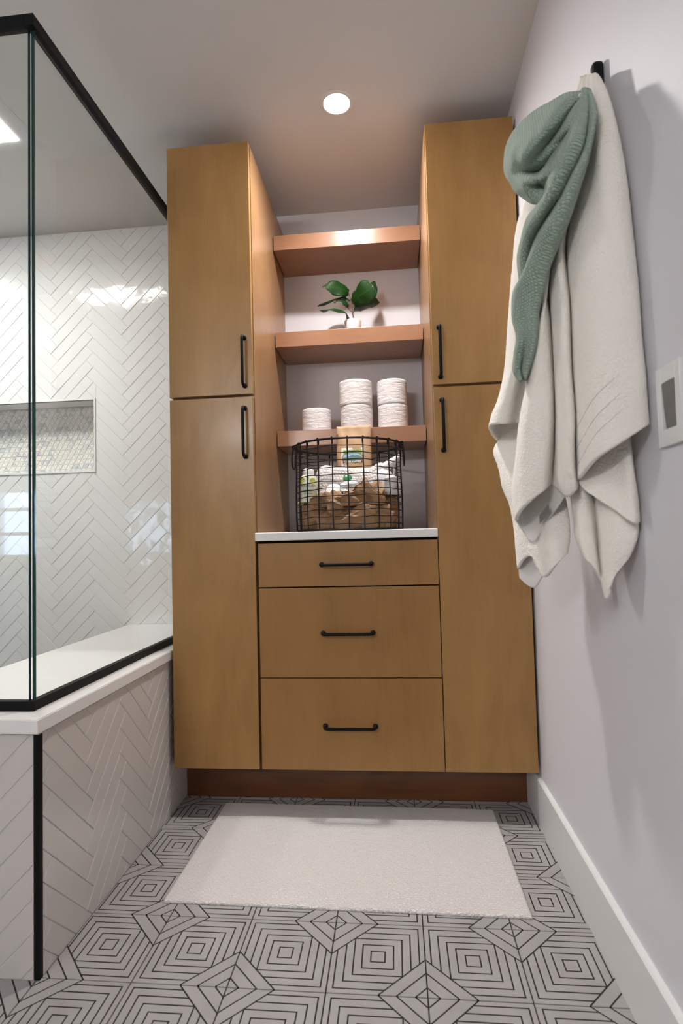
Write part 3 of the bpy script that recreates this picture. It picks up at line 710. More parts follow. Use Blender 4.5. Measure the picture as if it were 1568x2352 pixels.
def el(cx, cz, rx, rz, n=36, a0=0, a1=2*math.pi): return [(cx+rx*math.cos(a0+(a1-a0)*k/n), cz+rz*math.sin(a0+(a1-a0)*k/n)) for k in range(n+(0 if a1-a0 > 6.28 else 1))]
G1, G2, G3 = mat('print_green', (0.05, 0.16, 0.07), 0.6), mat('print_lime', (0.42, 0.52, 0.12), 0.6), mat('print_dark_green', (0.02, 0.06, 0.05), 0.6)
SKY, HILL, BEAN, DARK = mat('print_sky', (0.35, 0.52, 0.75), 0.6), mat('print_hill', (0.16, 0.21, 0.22), 0.6), mat('print_bean', (0.30, 0.09, 0.045), 0.6), mat('print_black', (0.02, 0.025, 0.025), 0.6)
lc = -0.0035; lz = 0.1500; yp = yl+0.0005
flat('print', [(lc-0.037, lz+0.012), (lc+0.037, lz+0.012), (lc+0.037, lz+0.0305), (lc-0.037, lz+0.0305)], yp, G2, lab)
flat('print', el(lc, lz, 0.0405, 0.0225), yp-0.0003, G3, lab); flat('print', el(lc, lz, 0.0385, 0.0205), yp-0.0005, G2, lab)
flat('print', el(lc, lz, 0.037, 0.019), yp-0.0007, SKY, lab)
flat('print', [(lc-0.036, lz+0.001), (lc-0.02, lz+0.004), (lc-0.012, lz+0.006), (lc+0.000, lz+0.012), (lc+0.010, lz+0.008), (lc+0.018, lz+0.010), (lc+0.030, lz+0.006), (lc+0.036, lz+0.001)], yp-0.0009, HILL, lab)
flat('print', el(lc, lz, 0.0368, 0.0188, 24, math.pi, 2*math.pi), yp-0.0010, G1, lab)
flat('print', [(lc-0.038, lz-0.021), (lc-0.018, lz-0.0165), (lc+0.018, lz-0.0165), (lc+0.038, lz-0.021), (lc+0.034, lz-0.009), (lc-0.034, lz-0.009)], yp-0.0012, DARK, lab)
for s in (-1, 1):
    flat('print', el(lc+s*0.034, lz-0.008, 0.008, 0.0055), yp-0.0014, BEAN, lab)
    flat('print', [(lc+s*0.034-0.006, lz-0.0095), (lc+s*0.034+0.006, lz-0.0070), (lc+s*0.034+0.006, lz-0.0062), (lc+s*0.034-0.006, lz-0.0087)], yp-0.0016, M_INK, lab)
text('lettering', 'EVERGREEN', 0.0155, (lc, yp-0.0012, lz+0.0225), G1, lab, sx=0.78, bold=0.0004)
text('lettering', 'COFFEE ROASTERS', 0.0088, (lc, yp-0.0016, lz-0.0150), M_LBL, lab, sx=0.86, bold=0.0003)
d = []
for k in range(26):
    x = -0.055+0.111*k/25; d.append(([Vector((x-0.0013, -0.0040, 0.2440)), Vector((x+0.0013, -0.0040, 0.2440)), Vector((x+0.0013, -0.0038, 0.2452)), Vector((x-0.0013, -0.0038, 0.2452))], [(0, 1, 2, 3)]))
d.append(([Vector((-0.060, -0.0055, 0.2336)), Vector((0.060, -0.0055, 0.2336)), Vector((0.060, -0.0055, 0.2344)), Vector((-0.060, -0.0055, 0.2344))], [(0, 1, 2, 3)]))
d.append(([Vector((-0.012, -0.0058, 0.2325)), Vector((0.012, -0.0058, 0.2325)), Vector((0.009, -0.0058, 0.2360)), Vector((-0.009, -0.0058, 0.2360))], [(0, 1, 2, 3)]))
for zz in (0.2405, 0.2455): d.append(([Vector((-0.0635+0.0035*math.cos(a)*q_, -0.0042, zz+0.0028*math.sin(a)*q_)) for q_ in (1.0, 0.55) for a in (2*math.pi*k/12 for k in range(12))], [(k, (k+1) % 12, 12+(k+1) % 12, 12+k) for k in range(12)]))
joined('tear_line_print', d, M_INK, bag, smooth=False)
bag.rotation_euler = (math.radians(-3), 0, math.radians(-3))

# white waffle cloth, folded, behind the bottle
def waffle(name, col, sc, strength, dist, sheen=0.3, planar=False):
    m = mat(name, col, 0.95, sheen=sheen); k = N(m); uv = k.n('ShaderNodeUVMap'); mp = k.n('ShaderNodeMapping'); mp.inputs['Scale'].default_value = (sc, sc, 1); k.l(uv.outputs[0], mp.inputs[0])
    if planar:
        tc = k.n('ShaderNodeTexCoord'); sq = k.n('ShaderNodeSeparateXYZ'); k.l(tc.outputs['Object'], sq.inputs[0]); cb_ = k.n('ShaderNodeCombineXYZ')
        k.l(k.m('ADD', k.m('MULTIPLY', sq.outputs[0], 0.418), k.m('MULTIPLY', sq.outputs[1], -0.908)), cb_.inputs[0]); k.l(k.m('ADD', sq.outputs[2], k.m('MULTIPLY', sq.outputs[1], 0.25)), cb_.inputs[1]); k.l(cb_.outputs[0], mp.inputs[0])
    sp = k.n('ShaderNodeSeparateXYZ'); k.l(mp.outputs[0], sp.inputs[0])
    row = k.m('FLOOR', sp.outputs[1]); xx = k.m('ADD', sp.outputs[0], k.m('MULTIPLY', k.m('MODULO', row, 2.0), 0.5))
    f1 = k.m('ABSOLUTE', k.m('SUBTRACT', k.m('FRACT', xx), 0.5)); f2 = k.m('ABSOLUTE', k.m('SUBTRACT', k.m('FRACT', sp.outputs[1]), 0.5))
    h = k.m('POWER', k.m('MAXIMUM', f1, f2), 3.0); h = k.m('MULTIPLY', h, -8.0)
    no = k.n('ShaderNodeTexNoise', i_Scale=400.0); k.l(k.coord('Object'), no.inputs['Vector'])
    k.bump(k.m('ADD', h, k.m('MULTIPLY', no.outputs[0], 0.5)), strength, dist)
    dark = k.m('MULTIPLY', k.m('GREATER_THAN', k.m('MAXIMUM', f1, f2), 0.44), 1.0)
    return m
M_WAF = waffle('white_waffle_cloth', (0.80, 0.76, 0.75), 85, 0.8, 0.003)
wl = []
for k, (x, top, yy) in enumerate(((-0.231, 1.125, -0.085), (-0.222, 1.155, -0.100), (-0.205, 1.170, -0.095), (-0.165, 1.168, -0.082), (-0.110, 1.160, -0.090), (-0.060, 1.158, -0.080), (-0.025, 1.160, -0.092), (-0.003, 1.172, -0.100), (0.016, 1.172, -0.090), (0.024, 1.140, -0.080))):
    wl.append([(x, yy+0.055, 1.045), (x, yy+0.05, top-0.03), (x, yy+0.036, top-0.004), (x, yy+0.018, top+0.001), (x, yy+0.004, top-0.006), (x-0.002, yy-0.004+0.003*math.sin(k*2), top-0.03), (x-0.002, yy-0.008, top-0.055), (x-0.002, yy-0.006+0.004*math.sin(k*3), top-0.075), (x, yy-0.012, 1.047)])
wt = loft('waffle_cloth', wl, M_WAF, None, nu=4, nv=44, thick=0.005); tag(wt, 'folded white waffle cloth across the middle of the basket', 'cloth')

# lemon bottle
bot = empty('bottle', (-0.2465, -0.168, 1.035), 'pale bottle with white cap and lemon label at the left of the basket', 'bottle')
V, F_ = lathe_data([(0.001, 0.0), (0.027, 0.0), (0.030, 0.004), (0.0302, 0.078), (0.027, 0.090), (0.018, 0.0965), (0.016, 0.098)], 40); mesh_obj('body', V, F_, mat('pale_bottle', (0.74, 0.78, 0.66), 0.3, coat=0.3), bot, smooth=True)
V, F_ = lathe_data([(0.0195, 0.092), (0.0200, 0.108), (0.0180, 0.1150), (0.012, 0.1185), (0.001, 0.1190)], 40); mesh_obj('cap', V, F_, mat('white_plastic', (0.82, 0.80, 0.79), 0.35), bot, smooth=True)
def wrapt(o, r):      # wrap flat print round the bottle
    for v in o.data.vertices:
        a = v.co.x/r; rr = r+v.co.y; v.co = Vector((rr*math.sin(a), -rr*math.cos(a), v.co.z))
M_YEL = mat('print_lemon', (0.70, 0.66, 0.16), 0.5); M_TXT = mat('print_grey', (0.06, 0.07, 0.06), 0.6)
def fan_disc(name, cx, cz, rx, rz, y, m, parent, r, n=20):
    V = [(cx, y, cz)]+[(cx+rx*math.cos(2*math.pi*k/n), y, cz+rz*math.sin(2*math.pi*k/n)) for k in range(n)]
    o = mesh_obj(name, V, [(0, 1+k, 1+(k+1) % n) for k in range(n)], m, parent); wrapt(o, r); return o
for cx_, cz_, rx_, rz_ in ((-0.022, 0.076, 0.0125, 0.0120), (0.020, 0.072, 0.0110, 0.0105), (0.002, 0.084, 0.006, 0.005)): fan_disc('lemon_print', cx_, cz_, rx_, rz_, 0.0006, M_YEL, bot, 0.0302)
for s, sz, z_ in (('LUSHIOUS', 0.0105, 0.0545), ('LEMON', 0.0105, 0.0385), ('COMFORTING', 0.0045, 0.028)):
    o = text('lettering', s, sz, (0, 0, 0), M_TXT, bot, rot=(0, 0, 0)); 
    for v in o.data.vertices: x, y = v.co.x*1.12+0.004, v.co.y; v.co = Vector((x, 0.0009, y+z_))
    wrapt(o, 0.0302)
# white round jar with pale lid facing forward
jar = empty('jar', (-0.1560, -0.175, 1.066), 'round white jar lid with grey rim lying tilted in the basket', 'jar')
V, F_ = lathe_data([(0.001, 0.014), (0.026, 0.0140), (0.0285, 0.0125), (0.029, 0.004), (0.028, 0.0)], 36); mesh_obj('lid', V, F_, mat('white_lid', (0.80, 0.80, 0.78), 0.35), jar, smooth=True)
V, F_ = lathe_data([(0.0295, 0.0), (0.0320, 0.002), (0.0325, 0.010), (0.0300, 0.013), (0.0290, 0.011)], 36); mesh_obj('rim', V, F_, mat('silver_rim', (0.5, 0.5, 0.48), 0.25, metal=0.7), jar, smooth=True)
V, F_ = lathe_data([(0.0285, 0.0), (0.0285, -0.028), (0.025, -0.032), (0.001, -0.032)], 36); mesh_obj('body', V, F_, mat('jar_body', (0.70, 0.70, 0.66), 0.2), jar, smooth=True)
jar.rotation_euler = (math.radians(62), math.radians(14), 0)
# small green and gold tin
tin = empty('tin', (-0.109, -0.172, 1.112), 'small tin with green lid and gold side in the middle of the basket', 'tin')
V, F_ = lathe_data([(0.001, 0.009), (0.0135, 0.009), (0.015, 0.007), (0.015, 0.003)], 28); mesh_obj('lid', V, F_, mat('green_lid', (0.03, 0.22, 0.06), 0.3), tin, smooth=True)
V, F_ = lathe_data([(0.0148, 0.003), (0.0148, -0.014), (0.001, -0.014)], 28); mesh_obj('body', V, F_, mat('gold_tin', (0.62, 0.56, 0.26), 0.3, metal=0.4), tin, smooth=True)
tin.rotation_euler = (math.radians(60), math.radians(28), 0)
# white folded pouch and card between tin and peak of paper
crumple('sachet', 'pale yellow and white sachet lying below the green tin', -0.070, -0.188, 1.064, 0.052, 0.018, lambda a: 0.020 if a is None else 0.020, 31, mat('pale_yellow_plastic', (0.76, 0.74, 0.52), 0.35), nu=60, nv=24, amp=0.004, cat='sachet')
crumple('foil_packet', 'small white and silver packet in front of the green tin', -0.103, -0.196, 1.066, 0.030, 0.016, lambda a: 0.030 if a is None else 0.026, 37, mat('silver_white_film', (0.72, 0.76, 0.80), 0.25, metal=0.15), nu=60, nv=24, amp=0.006, cat='packet')
crumple('plastic_bag', 'crinkled clear white plastic bag at the right of the basket', 0.043, -0.130, 1.052, 0.030, 0.034, lambda a: 0.068 if a is None else 0.055, 41, mat('thin_plastic', (0.76, 0.74, 0.76), 0.22, coat=0.5), nu=70, nv=30, amp=0.010, cat='plastic bag')
# spray bottle
sp = empty('spray_bottle', (0.018, -0.095, 1.090), 'white spray bottle with its nozzle pointing to the upper right of the basket', 'spray bottle')
M_WP = mat('white_sprayer', (0.78, 0.77, 0.76), 0.4)
prof = [(0.001, -0.045), (0.030, -0.045), (0.032, -0.038), (0.032, 0.030), (0.028, 0.050), (0.016, 0.060), (0.0145, 0.064)]
V, F_ = lathe_data(prof, 32); mesh_obj('body', V, F_, mat('white_bottle', (0.76, 0.78, 0.82), 0.35), sp, smooth=True)
tube('nozzle', crv([(0.000, 0, 0.060), (0.014, 0, 0.074), (0.034, 0, 0.088), (0.060, 0, 0.108)], 14), 0.01, M_WP, sp, seg=14, rs=[0.016, 0.0175, 0.018, 0.0175, 0.017, 0.0165, 0.0155, 0.0145, 0.0135, 0.0125, 0.0115, 0.0105, 0.0095, 0.0085])
tube('trigger', crv([(0.030, 0, 0.075), (0.037, 0, 0.060), (0.034, 0, 0.040)], 8), 0.003, M_WP, sp, seg=8)
sp.location.y = -0.088

# ------------------------------------------------------------------ BATH MAT
def rug_mat():
    m = mat('woven_cotton', (0.80, 0.76, 0.73), 0.95, sheen=0.2); k = N(m)
    br = k.n('ShaderNodeTexBrick', i_Scale=60.0); br.inputs['Mortar Size'].default_value = 0.09; br.inputs['Mortar Smooth'].default_value = 0.9; br.inputs['Brick Width'].default_value = 0.8; br.inputs['Row Height'].default_value = 0.36
    no = k.n('ShaderNodeTexNoise', i_Scale=60.0, i_Detail=2.0); k.l(k.coord('Object'), no.inputs['Vector'])
    mxv = k.n('ShaderNodeMix', data_type='VECTOR'); 
    va = k.n('ShaderNodeVectorMath', operation='MULTIPLY_ADD'); k.l(no.outputs['Color'], va.inputs[0]); va.inputs[1].default_value = (0.02, 0.02, 0); k.l(k.coord('Object'), va.inputs[2]); k.l(va.outputs[0], br.inputs['Vector'])
    n2 = k.n('ShaderNodeTexNoise', i_Scale=350.0); k.l(k.coord('Object'), n2.inputs['Vector'])
    h = k.m('ADD', k.m('MULTIPLY', br.outputs['Fac'], -1.0), k.m('MULTIPLY', n2.outputs[0], 0.7)); k.bump(h, 0.8, 0.0022)
    mx = k.n('ShaderNodeMix', data_type='RGBA'); k.l(k.m('MULTIPLY', br.outputs['Fac'], 0.35), mx.inputs['Factor']); mx.inputs['A'].default_value = (0.77, 0.735, 0.715, 1); mx.inputs['B'].default_value = (0.56, 0.52, 0.50, 1); k.l(mx.outputs['Result'], k.b.inputs['Base Color'])
    return m
c4 = [Vector((-0.5574, -0.7104, 0)), Vector((0.3469, -0.7195, 0)), Vector((0.3437, -0.2022, 0)), Vector((-0.5542, -0.1916, 0))]
nx_, ny_ = 180, 104; V, F_ = [], []
for j in range(ny_+1):
    for i in range(nx_+1):
        s, t = i/nx_, j/ny_; p = c4[0]*(1-s)*(1-t)+c4[1]*s*(1-t)+c4[2]*s*t+c4[3]*(1-s)*t
        e = min(s*0.9, (1-s)*0.9, t*0.51, (1-t)*0.51); z = 0.0075*min(1, (e+0.0016)/0.005)**0.5+0.0006*math.sin(s*21+t*5)*min(1, e/0.02)
        if e < 1e-6: p = p+(p-Vector((-0.105, -0.455, 0))).normalized()*0.0015*math.sin((s*nx_+t*ny_)*math.pi*0.9)
        hem = 0.0012*math.exp(-((e-0.013)/0.002)**2); V.append(Vector((p.x, p.y, z+0.0006-hem)))
W1 = nx_+1
for j in range(ny_):
    for i in range(nx_): a = j*W1+i; F_.append((a, a+1, a+W1+1, a+W1))
bnd = [i for i in range(W1)]+[j*W1+nx_ for j in range(1, ny_+1)]+[ny_*W1+i for i in range(nx_-1, -1, -1)]+[j*W1 for j in range(ny_-1, 0, -1)]
b0 = len(V); V += [Vector((V[i].x, V[i].y, 0.0003)) for i in bnd]; nb = len(bnd)
for k in range(nb): F_.append((bnd[(k+1) % nb], bnd[k], b0+k, b0+(k+1) % nb))
F_.append(tuple(b0+k for k in range(nb-1, -1, -1)))
rug = mesh_obj('bath_mat', V, F_, rug_mat(), smooth=True); tag(rug, 'white woven cotton bath mat lying on the patterned floor', 'bath mat')

# ------------------------------------------------------------------ HOOK, TOWELS
hook = empty('wall_hook', (XR, -1.004, 1.790), 'black metal robe hook on the right wall holding the towels', 'hook')
bm = bmesh.new(); box_bm(bm, -0.022, -0.0003, -0.012, 0.010, -0.034, 0.036, 0.007); bm_obj('plate', bm, M_BLACK, hook)
tube('arm', crv([(-0.012, 0, -0.022), (-0.024, 0, -0.034), (-0.036, 0, -0.038), (-0.044, -0.004, -0.034)], 16), 0.006, M_BLACK, hook, seg=12, rs=[0.008]*6+[0.0068]*10)

